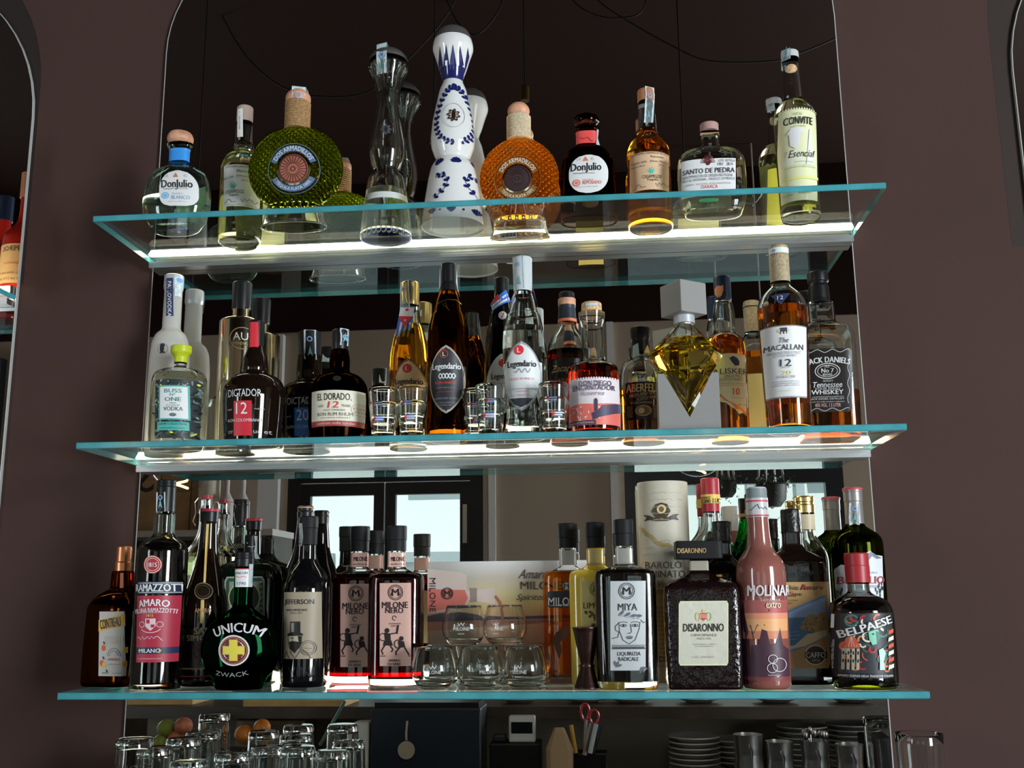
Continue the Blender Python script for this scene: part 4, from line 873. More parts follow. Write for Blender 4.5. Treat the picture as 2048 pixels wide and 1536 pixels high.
# shot glasses, stacked in pairs
def shot(label):
    root = tag(empty('shot_glass', (0, 0, 0)), label, 'glass', 'shot glasses with a small flag print'); H, r0, r1 = .056, .0178, .0238
    rr_ = lambda z: r0 + (r1 - r0) * z / H
    mb = MB(); s = [(0, r0 * .92, r0 * .92), (.0015, r0, r0)] + [(z, rr_(z), rr_(z)) for z in (.012, .03, .05, H - .001)] + [(H, r1 - .0007, r1 - .0007), (H - .001, r1 - .0016, r1 - .0016)]
    s += [(z, rr_(z) - .0018, rr_(z) - .0018) for z in (.05, .03, .014)] + [(.0115, r0 * .7, r0 * .7)]
    vs = s; mb.loft(vs[:6], CLEAR, 36, c1=False); k = len(mb.v) - 36
    b0 = len(mb.v)
    for z, r, q in vs[6:]: mb.v += [(r * math.cos(2 * math.pi * i / 36), r * math.sin(2 * math.pi * i / 36), z) for i in range(36)]
    rows = [k] + [b0 + 36 * i for i in range(len(vs) - 6)]
    for a, c in zip(rows, rows[1:]):
        for i in range(36): j = (i + 1) % 36; mb.f.append([a + i, a + j, c + j, c + i]); mb.m.append(0)
    mb.f.append([rows[-1] + i for i in range(36)]); mb.m.append(0)
    g = mb.build('glass', root)
    mb = MB()
    def q(u0, u1, z0, z1, m, off): 
        n = 5; P = []
        for i in range(n + 1):
            for z in (z0, z1): r = rr_(z) + off; a = -math.pi / 2 + (u0 + (u1 - u0) * i / n) / r; P.append((r * math.cos(a), r * math.sin(a), z))
        mb.add(P, [(2 * i, 2 * i + 2, 2 * i + 3, 2 * i + 1) for i in range(n)], paint(m))
    q(-.008, .008, .025, .033, '#e4e4ea', .0003)
    for i in range(3): q(-.008, .008, .0252 + i * .0031, .0267 + i * .0031, '#2f4a90', .0004)
    a = lambda u, z: ((rr_(z) + .0006) * math.cos(-math.pi / 2 + u / rr_(z)), (rr_(z) + .0006) * math.sin(-math.pi / 2 + u / rr_(z)), z)
    mb.add([a(-.008, .025), a(-.003, .029), a(-.008, .033)], [(0, 1, 2)], paint('#c02a2a')); mb.build('flag_print', g)
    return root
proto = None
for i, (px, py, Y, w, a0, a1) in enumerate(((767, 867, -.195, 'in front of the golden rum, leftmost stack', -.2, -.3), (824, 868, -.20, 'at the front edge before the golden rum', 0, -.2), (952, 866, -.165, 'half hidden beside the clear-rum stack', .25, .1), (981, 866, -.20, 'at the left foot of the clear rum', 0, .15), (1109, 862, -.20, 'between the clear rum and the pink-labelled bottle', .3, -.1))):
    p = atY(px, py, Y); zb = ZS[1] + .0003
    for up in (0, 1):
        lab = ('upper' if up else 'lower') + ' shot glass of the stacked pair ' + w
        loc = (p.x, Y, zb + up * .0232); rz = (a0, a1)[up]
        if proto is None: proto = shot(lab); proto.location = loc; proto.rotation_euler = (0, 0, rz)
        else: copy_tree(proto, loc, rz, lab)
# ------------------------------------------------------------------ LOWEST SHELF
# square orange liqueur bottle, turned a little
b = Bottle('liqueur_bottle', 'square brown bottle with a copper cap and a grey label with an orange slash', 2, (248, 1117),
    [(1142, 16), (1146, 17), (1178, 18), (1184, 28), (1196, 40), (1206, 47), (1216, 50), (1280, 52), (1340, 53), (1362, 53), (1369, 50)], cap=[(1093, 13), (1094, 15), (1124, 15), (1125, 16.5), (1142, 16)], Y=-.105, n=7, ry=.98,
    glassm=glass('orange_brown_glass', (.50, .17, .03)), liquid=(1200, pm('orange_dark', (.006, .002, .001), .05)), capm=COPPER, rz=-.20, fd=7)
ox = 9; _pt = b.pt; b.pt = lambda x, y, o: _pt(234 + (x - 236) * .9 + ox - 4, y, o)
b.new().rect(200, 1223, 262, 1352, '#a4a09a', nx=4).end()
b.new('lettering', .0009).poly([(199, 1240), (263, 1228), (263, 1252), (199, 1263)], '#c8923c').text('COINTREAU', 229, 1246, 52, 19, '#1c1a18', b=.05, rot=-.14)
for y in (1292, 1300, 1318, 1332): b.line([(217, y), (261, y)], 1.4, '#c0884c')
b.ring(239, 1312, 16, 16, 1.5, '#6a7478', 0, 180).ring(239, 1312, 11, 11, 1.2, '#6a7478', 0, 180)
for x, y, c in ((213, 1296, '#b8442f'), (264, 1300, '#d89a3c'), (209, 1326, '#b8442f'), (262, 1328, '#d8862c'), (215, 1330, '#d89a3c')): b.oval(x, y, 5, 6, c)
for x, y in ((212, 1282), (266, 1284), (220, 1338), (262, 1340), (211, 1312)): b.leaf(x, y, 1, 8, 4, '#2c2a28')
b.text('LUNIQUE', 239, 1319, 28, 6, '#a83a30', b=.03).micro(226, 254, 1328, 3, '#77726a', 3).micro(210, 226, 1346, 4, '#55524c', 5).micro(236, 256, 1346, 3, '#77726a', 6)
for i in range(9): b.line([(218 + i * 5, 1272), (218 + i * 5, 1288)], 1, '#b8a890')
b.end(); b.pt = _pt; b.new('neck_stripe', .0008, b.body).rect(245, 1146, 252, 1176, '#c8643a', nx=3).line([(236, 1192), (236, 1221)], 7, '#c8643a').line([(236, 1192), (236, 1221)], 2.5, '#d8b890').end()
# crimson label
b = Bottle('amaro_bottle', 'tall black bottle with a crimson label and a round red 1815 seal', 2, (332, 992), [(1024, 18.5), (1030, 20), (1068, 20.5), (1074, 24), (1082, 36), (1090, 45), (1100, 49), (1160, 50), (1366, 51), (1378, 49)],
    cap=[(961, 18), (963, 19), (966, 18), (969, 19), (972, 18), (975, 19), (1024, 19)], Y=-.173, glassm=glass('clear_dark_amaro', (.75, .78, .76)), hollow=True, liquid=(1088, pm('dark_amaro', (.006, .004, .004), .04)), fd=7)
b.new().rect(270, 1163, 358, 1188, '#1c2238', nx=20).rect(270, 1191, 358, 1325, '#8e2436', nx=20).rect(270, 1295, 358, 1308, '#20263f', nx=20).end()
b.new('lettering', .0011).rect(274, 1165.5, 356, 1166.5, '#c8c8cc').rect(274, 1184.5, 356, 1185.5, '#c8c8cc').text('RAMAZZOTTI', 312, 1175.5, 88, 15, '#dcdcde', b=.04).text('AMARO', 305, 1205, 58, 14, '#d8ccd0', bend=120, b=.04).text('FELSINA RAMAZZOTTI', 305, 1220, 76, 9, '#d0b8bc', bend=200, b=.02).text('1815', 300, 1231, 13, 5, '#d8b060').micro(285, 320, 1225, 3, '#c89aa0', 3)
b.poly([(291, 1237), (311, 1237), (311, 1253), (301, 1262), (291, 1253)], '#c0a0a4').rect(293, 1239, 300, 1247, '#8e2436').rect(302, 1249, 309, 1255, '#8e2436').ring(284, 1249, 6, 6, 1.2, '#c0a0a4').ring(318, 1249, 6, 6, 1.2, '#c0a0a4').ring(301, 1254, 20, 12, 1.5, '#c0a0a4', 200, 340).scrib(274, 322, 1278, 12, '#d0b8bc', 7, 1).text('MILANO', 298, 1301.5, 40, 8, '#d8d0d4', b=.03).poly([(276, 1301.5), (280, 1296), (280, 1307)], '#b89a60').poly([(320, 1301.5), (316, 1296), (316, 1307)], '#b89a60').micro(275, 320, 1317, 3, '#c89aa0', 4).end()
b.new('round_seal', .001).oval(305, 1129, 18.5, 18.5, '#8e2430').ring(305, 1129, 17, 17, 1.4, '#d0b0a0').ring(305, 1129, 13, 13, 1, '#d0b0a0').end()
b.new('lettering', .0016, b.lab).text('1815', 305, 1129.5, 18, 9, '#e0c8c0', b=.03).end()
b.strip([(321, 984), (321, 1000), (321, 1023)], 19, pm('silver_strip', (.42, .46, .48), .4, .3), over=False)
# swing-top clear
b = Bottle('grappa_bottle', 'clear round-shouldered bottle with a wire swing-top, behind the long-necked black bottle', 2, (414, 1008), [(1018, 13), (1024, 15), (1034, 13), (1060, 14), (1080, 20), (1096, 32), (1108, 38), (1130, 41), (1340, 41), (1352, 39)],
    cap=[(998, 9), (1000, 11), (1012, 11), (1018, 12)], Y=-.040, glassm=CLEAR, hollow=True, liquid=(1112, STRAW), capm=CLEAR, capname='glass_stopper', fd=9)
mb = MB(); zt = b.cp[0][0]; mb.loft([(zt - .001, .009, .009), (zt + .006, .009, .009)], pm('red_rubber', (.30, .02, .03), .5), 24); mb.build('red_gasket', b.root)
mb = MB(); r = .019
mb.tube([(-r, 0, zt - .022), (-r * 1.1, -.002, zt - .006), (-r * .85, 0, zt + .002), (r * .85, 0, zt + .002), (r * 1.1, -.002, zt - .006), (r, 0, zt - .022)], .0009, STEEL, 6)
mb.tube([(-r, 0, zt - .022), (-r * 1.15, -.004, zt - .038), (-.013, -.013, zt - .046)], .0009, STEEL, 6); mb.tube([(r, 0, zt - .022), (r * 1.15, -.004, zt - .038), (.013, -.013, zt - .046)], .0009, STEEL, 6); mb.build('wire_bail', b.root)
b.new().rect(374, 1150, 398, 1250, '#a89a78').end(); b.new('lettering', .0009).text('SA', 384, 1171, 16, 11, '#2a241c').end()
# long flared neck
b = Bottle('amaro_bottle', 'black bottle with a long flared neck, a gold stripe and a round glass medallion', 2, (418, 1055), [(1044, 17), (1048, 16), (1070, 17), (1102, 19), (1130, 24), (1158, 32), (1190, 41), (1220, 45), (1250, 46), (1340, 45.5), (1362, 45), (1370, 42)],
    cap=[(1018, 17.5), (1019, 18), (1024, 18), (1024.5, 19), (1044, 18)], Y=-.110, glassm=BLACKB, fd=8)
b.band(1018.5, 1024, '#8a2034', 'red_cap_rim', off=.0007)
b.new('gold_stripe', .0008).poly([(413, 1048), (418, 1048), (411, 1165), (407, 1165)], '#c0a468').poly([(402, 1200), (408, 1200), (407, 1247), (400, 1247)], '#b89a5c').end()
b.new('medallion', .0012).oval(406, 1182, 17, 17, pm('medallion_glass', (.02, .014, .008), .1)).ring(406, 1182, 17, 17, 2, '#6a5a44').ring(406, 1182, 12, 12, 1, '#4a3e30').end()
b.new().rect(361, 1258, 440, 1335, pm('black_label', 0), nx=16).rect(361, 1336, 440, 1339, '#9a8450', nx=16).rect(361, 1352, 440, 1354, '#6a2a36', nx=16).end()
b.new('lettering', .0011).text('SAN', 405, 1262, 33, 13, '#b0a078', b=.05).text('SIMONE', 404, 1276, 62, 12, '#b0a078', b=.05).ring(399, 1305, 14, 22, 2.5, '#6a2432').text('S', 398, 1305, 12, 26, '#6a2432', b=.03).end()
b.new('lettering', .0009, b.body).text('AMARO', 405, 1221, 30, 9, '#a07a50', b=.02).end()
# green square herb liqueur
b = Bottle('liqueur_bottle', 'flat-sided dark green bottle with a green-bordered label, behind the round black bottle', 2, (502, 1085), [(1104, 13), (1110, 15), (1118, 22), (1124, 40), (1130, 54), (1140, 60), (1160, 62.5), (1340, 62), (1354, 59)],
    cap=[(1070, 11), (1072, 12.5), (1104, 13)], Y=-.042, n=5, ry=.55, glassm=BLACKG, fd=7)
b.new().rect(448, 1153, 530, 1330, '#8e928e', c=5).rect(451, 1156, 527, 1327, '#2f4a34', c=4).rect(458, 1163, 520, 1320, '#7e827e').end()
b.new('lettering', .0012).ring(489, 1195, 33, 33, 2, '#b0a878').oval(489, 1195, 30, 30, '#1f2a22')
for i in range(12): b.text('JAGDTREU HERBS 56'[i], 523.5, 1163 + i * 11, 5, 5, '#a8a890', rot=math.pi / 2) if 'JAGDTREU HERBS 56'[i] != ' ' else None
b.end(); b.strip([(511, 1072), (512, 1090), (512, 1106), (515, 1118)], 8, FILM, over=False, name='torn_seal')
b.new('lettering', .0008, b.cap).line([(494, 1086), (511, 1086)], 1.2, '#b8b8b0').scrib(496, 508, 1095, 6, '#9a9a94', 4, 1).end()
# globe bottle with gold cross
R_ = 79; cs = [(1211, 19.5), (1216, 22)] + [(1298 - R_ * math.cos(math.radians(a)), (R_ + 1) * math.sin(math.radians(a))) for a in range(27, 146, 8)] + [(1371, 50), (1377, 46)]
b = Bottle('liqueur_bottle', 'globe-shaped black bottle with a gold cross in a red disc', 2, (489, 1117), [(1133, 18), (1136, 19), (1205, 19)] + cs, cap=[(1104, 18), (1106, 19.5), (1110, 18.7), (1112, 19.5), (1116, 18.7), (1118, 19.5), (1133, 19)], Y=-.175,
    ry=lambda z, r: min(r * .82, .045), glassm=glass('dark_green_glass', (.02, .17, .07)), liquid=(1222, BLACKG), fd=5)
b.new('neck_label', .0008).rect(470, 1137, 496, 1174, '#c4c4c8').rect(470, 1137, 496, 1139, '#b03a48').new('lettering', .0013, b.body).text('UNICUM', 482, 1146, 24, 5, '#3a3a44').scrib(472, 492, 1156, 8, '#b04a58', 4, 1).text('1790', 483, 1167, 16, 6, '#3a3a44').end()
b.strip([(502, 1128), (502, 1150), (501, 1174)], 12, FILM, over=False)
b.new('medallion', .001).oval(467, 1301, 31, 31, '#d0cccc').oval(467, 1301, 28, 28, '#5a1c20').end()
b.new('emblem', .0024).rect(459, 1279, 476, 1322, '#c8a050').rect(446, 1292, 489, 1309, '#c8a050').ring(467, 1301, 26, 26, .8, '#b08a60').rect(461, 1281, 474, 1320, '#d8b040').rect(448, 1294, 487, 1307, '#d8b040').end()
b.new('lettering', .0009, b.body).text('UNICUM', 473, 1255, 98, 19, '#b8b8ba', bend=100, b=.04).text('ZWACK', 462, 1350, 66, 9, '#8a8a8c', bend=-120).end()
# tall plain black bottle behind
b = Bottle('wine_bottle', 'tall plain black bottle with a torn seal, behind the bottle with the top-hat label', 2, (611, 1019), [(1040, 15), (1060, 17), (1090, 19), (1115, 26), (1140, 36), (1165, 41), (1340, 42), (1354, 40)], cap=[(1012, 14), (1014, 16), (1022, 15), (1024, 16.5), (1040, 15.5)], Y=-.050, glassm=BLACK, fd=9)
b.new('torn_foil', .0008, b.cap).rect(597, 1013, 626, 1016, '#8a6a48').end()
# top hat label
b = Bottle('amaro_bottle', 'black wine-shaped bottle with a beige label of a bearded man in a top hat', 2, (617, 1055), [(1089, 17), (1092, 16.5), (1122, 17.5), (1130, 24), (1142, 34), (1158, 43), (1178, 47), (1200, 47.5), (1350, 46.5), (1362, 46), (1370, 43)],
    cap=[(1033, 18), (1035, 19.5), (1056, 19.5), (1057, 18.5), (1089, 18)], Y=-.128, glassm=BLACK, capm=MATTK, fd=8)
b.new().rect(563, 1184, 638, 1318, '#857a68', nx=18).end()
b.new('lettering', .0009).text('JEFFERSON', 596, 1205, 60, 13, '#262220', b=.03).text('AMARO IMPORTANTE', 592, 1220, 45, 4.5, '#3a342e', b=.03).text('SINCE 1871', 592, 1226, 24, 3.5, '#4a443c').end()
b.new('print', .0009).rect(580, 1243, 601, 1266, '#1c1a1a').poly([(576, 1266), (604, 1266), (607, 1271), (574, 1272)], '#1c1a1a').rect(582, 1246, 588, 1264, '#77706a').poly([(577, 1272), (602, 1272), (602, 1286), (596, 1298), (584, 1300), (577, 1290)], '#9a8e7a').poly([(577, 1284), (586, 1282), (602, 1284), (600, 1294), (590, 1306), (580, 1298)], '#1f1c1b').poly([(596, 1272), (604, 1272), (603, 1290), (598, 1286)], '#1f1c1b').line([(581, 1276), (587, 1275)], 1.6, '#1f1c1b').line([(586, 1276), (584, 1284), (588, 1284)], 1, '#1f1c1b')
b.line([(574, 1302), (564, 1318)], 1.3, '#2a2624').line([(603, 1298), (614, 1306), (620, 1318)], 1.3, '#2a2624').line([(580, 1302), (590, 1318), (600, 1302)], 1.3, '#2a2624').line([(572, 1306), (580, 1318)], 1.2, '#2a2624').ring(615, 1296, 15, 15, 1.2, '#4a443e').ring(615, 1296, 11.5, 11.5, .9, '#4a443e').scrib(607, 623, 1295, 6, '#4a443e', 5, 1).end()
b.new('embossing', .0006, b.body).text('VINI', 600, 1343, 52, 18, pm('gloss_relief', (.02, .02, .024), .15)).end()
b.strip([(601, 1046), (602, 1060), (603, 1075), (600, 1092)], 8, pm('white_seal', (.5, .5, .48), .5), over=False, name='torn_seal')
# milone family: flat shoulders, oval cross-section
MC = glass('milone_glass', (.97, .98, .97)); NBLK = '#22181a'
def tabletop(label, ax, capy, necky, sh, hw, bot, liq, Y=None, rim=None, hollow=True, n=3.2, ry=.62, lv=None, gm=None):
    y0, y1 = capy
    b = Bottle('liqueur_bottle', label, 2, ax, [(y1, 16.5), (y1 + 2, 17), (necky - 6, 17), (necky - 2, 20), (sh - 1, hw * .62), (sh + 1, hw * .86), (sh + 6, hw * .97), (sh + 16, hw), ((sh + bot) / 2, hw), (bot - 8, hw), (bot, hw * .96)],
        cap=[(y0, 18.5), (y0 + 1.5, 19.7), (y0 + 28, 19.7), (y0 + 29, 18.7), (y1, 18.7)], Y=Y, rim=rim, n=n, ry=ry, glassm=gm or MC, hollow=hollow, liquid=(lv or sh + 2, liq) if liq else None, capm=MATTK, base=.011, fd=5)
    return b
COPL = pm('copper_label', (.84, .50, .42), .35, .2); SILL = pm('silver_label', (.78, .80, .82), .3, .4); GLDL = pm('gold_label', (.55, .42, .16), .35, .6)
def crest(b, x, y, r, m):
    b.ring(x, y, r, r, 1.6, m).ring(x, y, r * .8, r * .8, 1.2, m).text('M', x, y, r * .9, r * .9, m, b=.05).line([(x - r * .6, y + r * .35), (x - r * .3, y - r * .5)], 1.5, m).line([(x + r * .6, y + r * .35), (x + r * .3, y - r * .5)], 1.5, m)
def fighters(b, x, m):
    """two duelling figures in outline"""
    b.oval(x - 16, 1261, 5, 5, m).poly([(x - 22, 1265), (x - 9, 1267), (x - 8, 1281), (x - 20, 1282)], m).poly([(x - 22, 1281), (x - 7, 1281), (x - 4, 1291), (x - 24, 1291)], m).line([(x - 20, 1290), (x - 27, 1301), (x - 24, 1309)], 3, m).line([(x - 10, 1290), (x - 4, 1299), (x - 7, 1304)], 3, m).line([(x - 10, 1268), (x + 3, 1266), (x + 5, 1254)], 2.6, m).line([(x + 4, 1268), (x + 7, 1250)], 3.4, m).ring(x - 25, 1274, 7, 8, 1.8, m, 60, 300)
    b.oval(x + 13, 1277, 4.5, 4.5, m).poly([(x + 6, 1282), (x + 18, 1282), (x + 21, 1294), (x + 8, 1296)], m).line([(x + 10, 1295), (x + 2, 1304), (x + 3, 1310)], 3, m).line([(x + 19, 1294), (x + 24, 1303), (x + 28, 1310)], 3, m).ring(x + 6, 1288, 8, 9, 2, m).line([(x - 30, 1312), (x + 31, 1312)], 1.6, m)
for i, (axx, lx_, lab) in enumerate(((720, 711, 'black-red bottle with a full copper label of two fighters, right of the top-hat label'), (794, 790, 'black-red bottle with a copper label, half behind its twin and left of the tumblers'))):
    b = tabletop(lab, (axx, 1080), (1053 - 1 * i, 1103 - i), 1140, 1146, 55, 1366 - 6 * i, DKRED, rim=1367 if i == 0 else None, Y=None if i == 0 else -.115)
    dy = -2 * i
    b.band(1106, 1134, COPL, 'neck_label', off=.0006); b.new('lettering', .0012, b.body).text('MILONE', axx + 1, 1118, 26, 9, NBLK, b=.03).micro(axx - 13, axx + 15, 1128, 4, NBLK, 3).end()
    b.new().rect(lx_ - 31, 1168 + dy, lx_ + 32, 1334 + dy, COPL, nx=8).end()
    b.new('lettering', .0009); crest(b, lx_ + 1, 1187 + dy, 15.5, NBLK)
    b.text('MILONE', lx_, 1212 + dy, 52, 13, NBLK, b=.04).text('NERO', lx_ - 1, 1223 + dy, 36, 11, NBLK, b=.04).ring(lx_ - 1, 1238 + dy, 4.5, 5, 1.5, NBLK, 0, 300).micro(lx_ - 12, lx_ + 12, 1249 + dy, 3.5, NBLK, 4).micro(lx_ - 8, lx_ + 8, 1254 + dy, 3, NBLK, 5).text('AMARO', lx_ - 1, 1323 + dy, 24, 5, NBLK, b=.04).text('DI ERBE', lx_ - 1, 1330 + dy, 26, 5, NBLK, b=.04).end()
    b.new('emblem', .0009); fighters(b, lx_, NBLK); b.end(); b.back(lx_ - 25, 1180, lx_ + 25, 1300, '#6a6048')
# orange amaro
b = tabletop('bright orange bottle with a small black label, left of the yellow bottle', (1135, 1070), (1047, 1096), 1137, 1142, 51, 1352, glass('orange_liqueur', 0), Y=-.078, ry=.45)
b.band(1101, 1130, pm('pewter_neck', (.4, .38, .34), .4, .5), 'neck_label', off=.0005)
b.new().rect(1095, 1182, 1172, 1215, '#1c1d20', c=4).end(); b.new('lettering', .001).text('MILONE', 1130, 1203, 66, 17, '#d8d4d0', b=.01).text('AMARO VINCENTE', 1128, 1211, 56, 4, '#b0a8a0').end()
b.new('emblem', .0014); b.oval(1133, 1172, 10, 10, '#9a948a'); crest(b, 1133, 1172, 10, NBLK); b.end()
b.new('print', .0008, b.body).poly([(1104, 1282), (1112, 1265), (1126, 1256), (1138, 1260), (1132, 1275), (1120, 1284), (1124, 1300), (1118, 1318), (1112, 1300)], '#4a2a1c').oval(1136, 1256, 5, 5, '#4a2a1c').text('dieta', 1107, 1245, 20, 8, '#3a2016').end()
# lemon
b = tabletop('pale yellow lemon liqueur bottle, half behind the silver-labelled black bottle', (1190, 1070), (1045, 1096), 1134, 1140, 54, 1364, None, Y=-.128, ry=.5, hollow=False, gm=pm('lemon_liqueur', (.85, .58, .06), .12, coat=.4))
b.band(1100, 1130, GLDL, 'neck_label', off=.0005)
b.new().rect(1164, 1161, 1224, 1330, GLDL, nx=6).end(); b.new('lettering', .0009); crest(b, 1194, 1178, 15, '#4a3c1c'); b.text('LIMONE', 1194, 1211, 54, 12, '#3a3018', b=.03)
rr = random.Random(2)
for i in range(40): b.oval(1192 + rr.uniform(-22, 22), 1238 + rr.uniform(-15, 15), 3, 3, '#4a3e1c', 8)
b.end()
# silver label
b = tabletop('black bottle with a tall silver label drawn with a woman\'s face and leaves', (1247, 1064), (1039, 1092), 1132, 1138, 61, 1376, pm('black_liqueur', (.006, .005, .005), .05), Y=-.182, ry=.45)
b.band(1097, 1128, pm('pewter_neck', 0), 'neck_label', off=.0005)
b.new().rect(1221, 1162, 1291, 1341, SILL, nx=8).end()
b.new('lettering', .0009); crest(b, 1253, 1182, 16.5, '#2a2a2e')
b.text('MIYA', 1255, 1214, 38, 14, '#2a2a2e', b=.02).text('LIQUIRIZIA', 1258, 1308, 46, 9, '#2a2a2e', b=.03).text('RADICALE', 1257, 1318, 40, 8, '#2a2a2e', b=.03)
for i in range(18): b.poly([(1225 + i * 3.6, 1297), (1228.6 + i * 3.6, 1297), (1225 + i * 3.6, 1291)], '#3a3a3e')
b.rect(1224, 1290, 1290, 1291, '#3a3a3e').rect(1224, 1297, 1290, 1298, '#3a3a3e').end()
b.new('print', .001)
for i, (x, a) in enumerate(((1236, -.4), (1247, -.2), (1258, .1), (1268, .3))): b.leaf(x, 1234 - abs(i - 1.5) * 1.5, a - .3, 16, 6, '#55565c'); b.leaf(x + 1, 1234 - abs(i - 1.5) * 1.5, a + .3, 12, 4, '#8a8c92')
for x in (1247, 1270): b.ring(x, 1251, 6.5, 3, 1.2, '#2a2a2e').oval(x, 1251, 2, 2, '#2a2a2e').ring(x, 1247, 9, 4, 1.2, '#2a2a2e', 20, 160)
b.line([(1261, 1248), (1263, 1264), (1259, 1267), (1255, 1266)], 1.3, '#2a2a2e').oval(1259, 1276, 6, 2, '#4a4a50').line([(1252, 1274), (1259, 1272), (1266, 1274)], 1.2, '#2a2a2e').line([(1238, 1244), (1239, 1262), (1246, 1280), (1258, 1288), (1270, 1280), (1278, 1258), (1280, 1244)], 1.4, '#3a3a3e')
b.line([(1238, 1246), (1231, 1252), (1231, 1260), (1238, 1264), (1236, 1274), (1224, 1277)], 1.6, '#3a3a3e').line([(1281, 1240), (1287, 1246), (1290, 1244)], 1.4, '#3a3a3e')
for x, a in ((1232, .5), (1282, 2.6)):
    for q in (-.7, 0, .7): b.leaf(x, 1334, a + q - 1.6, 13, 5, '#55565c')
b.end()
# gift tube
b = Bottle('gift_tube', 'tall cream cardboard tube with a dark crest, behind the black-capped square bottle', 2, (1325, 990), [(974, 50), (1100, 50), (1340, 50), (1354, 50)], cap=[(966, 49.2), (967, 50), (974, 50)], Y=-.064, glassm=pm('cream_card', (.62, .57, .46), .6, var=.05, vscale=30), capm=pm('cream_card', 0), cat='tube', bodyname='tube_body', capname='lid', fd=1, capfd=.6)
b.new('emblem', .0008).poly([(1304, 1022), (1312, 1008), (1323, 1005), (1334, 1008), (1341, 1022), (1333, 1036), (1312, 1036)], '#3a2f22').oval(1323, 1018, 9, 9, '#b8a878').oval(1323, 1018, 5, 6, '#5a4c34').poly([(1288, 1028), (1300, 1030), (1310, 1035), (1323, 1037), (1336, 1035), (1346, 1029), (1358, 1027), (1352, 1033), (1357, 1040), (1344, 1039), (1334, 1042), (1312, 1042), (1301, 1039), (1290, 1041), (1295, 1034)], '#2f2720').micro(1308, 1338, 1038.5, 3, '#b8a878', 3).end()
b.new('gold_tear', .0008).poly([(1280, 1050), (1288, 1054), (1296, 1064), (1306, 1070), (1314, 1080), (1326, 1086), (1338, 1086), (1347, 1093), (1347, 1097), (1336, 1093), (1324, 1094), (1312, 1087), (1303, 1076), (1292, 1070), (1286, 1060), (1280, 1055)], '#8a7a4a').end()
b.new('lettering', .0009, b.body).text('BAROLO', 1328, 1130, 70, 14, '#3c352c').text('CHINATO', 1330, 1148, 80, 14, '#3c352c').text('Vino', 1330, 1168, 30, 14, '#4a4238', sh=.3).text('amaro', 1326, 1184, 36, 10, '#4a4238', sh=.3)
for i in range(14): b.micro(1296, 1350, 1215 + i * 9, 4, '#5a5244', i)
for i in range(8): b.scrib(1282, 1366, 985 + i * 14 + (40 if i > 3 else 0), 4, '#a89e84', 20 + i, .8)
b.text('D', 1325, 1318, 10, 10, '#3c352c').end()
# red capped amaro
b = Bottle('amaro_bottle', 'clear-necked bottle with a tall red cap and yellow band, behind the black-capped square bottle', 2, (1421, 1000), [(1024, 17.5), (1030, 17), (1052, 18), (1064, 24), (1078, 36), (1092, 43), (1110, 45), (1340, 45), (1354, 43)], cap=[(957, 17), (958.5, 18.5), (1024, 18)], Y=-.044, glassm=CLEAR, hollow=True, liquid=(1104, pm('dark_amaro', 0)), capm=pm('red_cap', (.42, .02, .03), .4), fd=8)
b.band(990, 1008, '#b89a48', 'cap_band', off=.0008)
b.new('lettering', .0012, b.cap).text('AMARO', 1412, 995, 17, 5, '#2a1c14', b=.02).text('LUCANO', 1411, 1002, 20, 8, '#2a1c14', b=.04).text('LUC', 1433, 1001, 15, 9, '#2a1c14', b=.04).end()
# dark embossed capped
b = Bottle('amaro_bottle', 'dark glass bottle with a black embossed cap, right behind the black-capped square bottle', 2, (1444, 1063), [(1083, 18), (1088, 16), (1112, 17), (1120, 24), (1132, 40), (1144, 52), (1160, 56), (1340, 56), (1356, 54)], cap=[(1043, 18), (1045, 19), (1083, 18.5)], Y=-.106, n=5, ry=.4, glassm=BLACKB, fd=6, capm=pm('embossed_black', (.01, .01, .01), .25, bump=1, bscale=130))
# square amaretto
b = Bottle('liqueur_bottle', 'hammered square dark bottle with a wide black cap and a parchment label', 2, (1397, 1127), [(1119, 17), (1124, 18), (1142, 18), (1148, 22), (1154, 34), (1160, 52), (1166, 66), (1174, 72), (1190, 74), (1280, 75), (1360, 74), (1372, 73), (1378, 70)],
    cap=[(1083, 45), (1084.5, 46), (1117, 46.5), (1118, 45.5)], rim=1379, n=9, ry=.72, ncap=9, rycap=.72, glassm=pm('hammered_dark', (.010, .0035, .004), .06, bump=1, bscale=95), capm=MATTK, fd=6)
b.band(1122, 1141, '#7d786a', off=.0007); b.new('lettering', .0008, b.cap).text('DISARONNO', 1384, 1101, 56, 10, '#b89a68', b=.02).end()
b.new().rect(1358, 1202, 1456, 1331, '#c8bf98', c=3, nx=6).rect(1360, 1204, 1454, 1328, pm('parchment', (.72, .70, .58), .4, bump=.6, bscale=90)).end()
b.new('lettering', .0012).text('DISARONNO', 1407, 1255, 80, 16, '#2f2c28', b=.02).text('ORIGINALE', 1408, 1270, 52, 5, '#6a665c').text('SINCE 1525', 1408, 1277, 28, 4, '#6a665c').micro(1386, 1430, 1288, 3, '#77736a', 3).micro(1390, 1426, 1292, 3, '#77736a', 4).text('ILLVA - SARONNO', 1406, 1314, 44, 4, '#8a8474')
b.poly([(1401, 1226), (1413, 1226), (1413, 1236), (1407, 1242), (1401, 1236)], '#b0423c').line([(1401, 1230), (1413, 1230)], 1.2, '#d8cfb0').line([(1401, 1234), (1413, 1234)], 1.2, '#d8cfb0').ring(1396, 1233, 5, 9, 1.6, '#b8a468').ring(1418, 1233, 5, 9, 1.6, '#9aa868').oval(1407, 1222, 3, 3, '#b8a468').end()
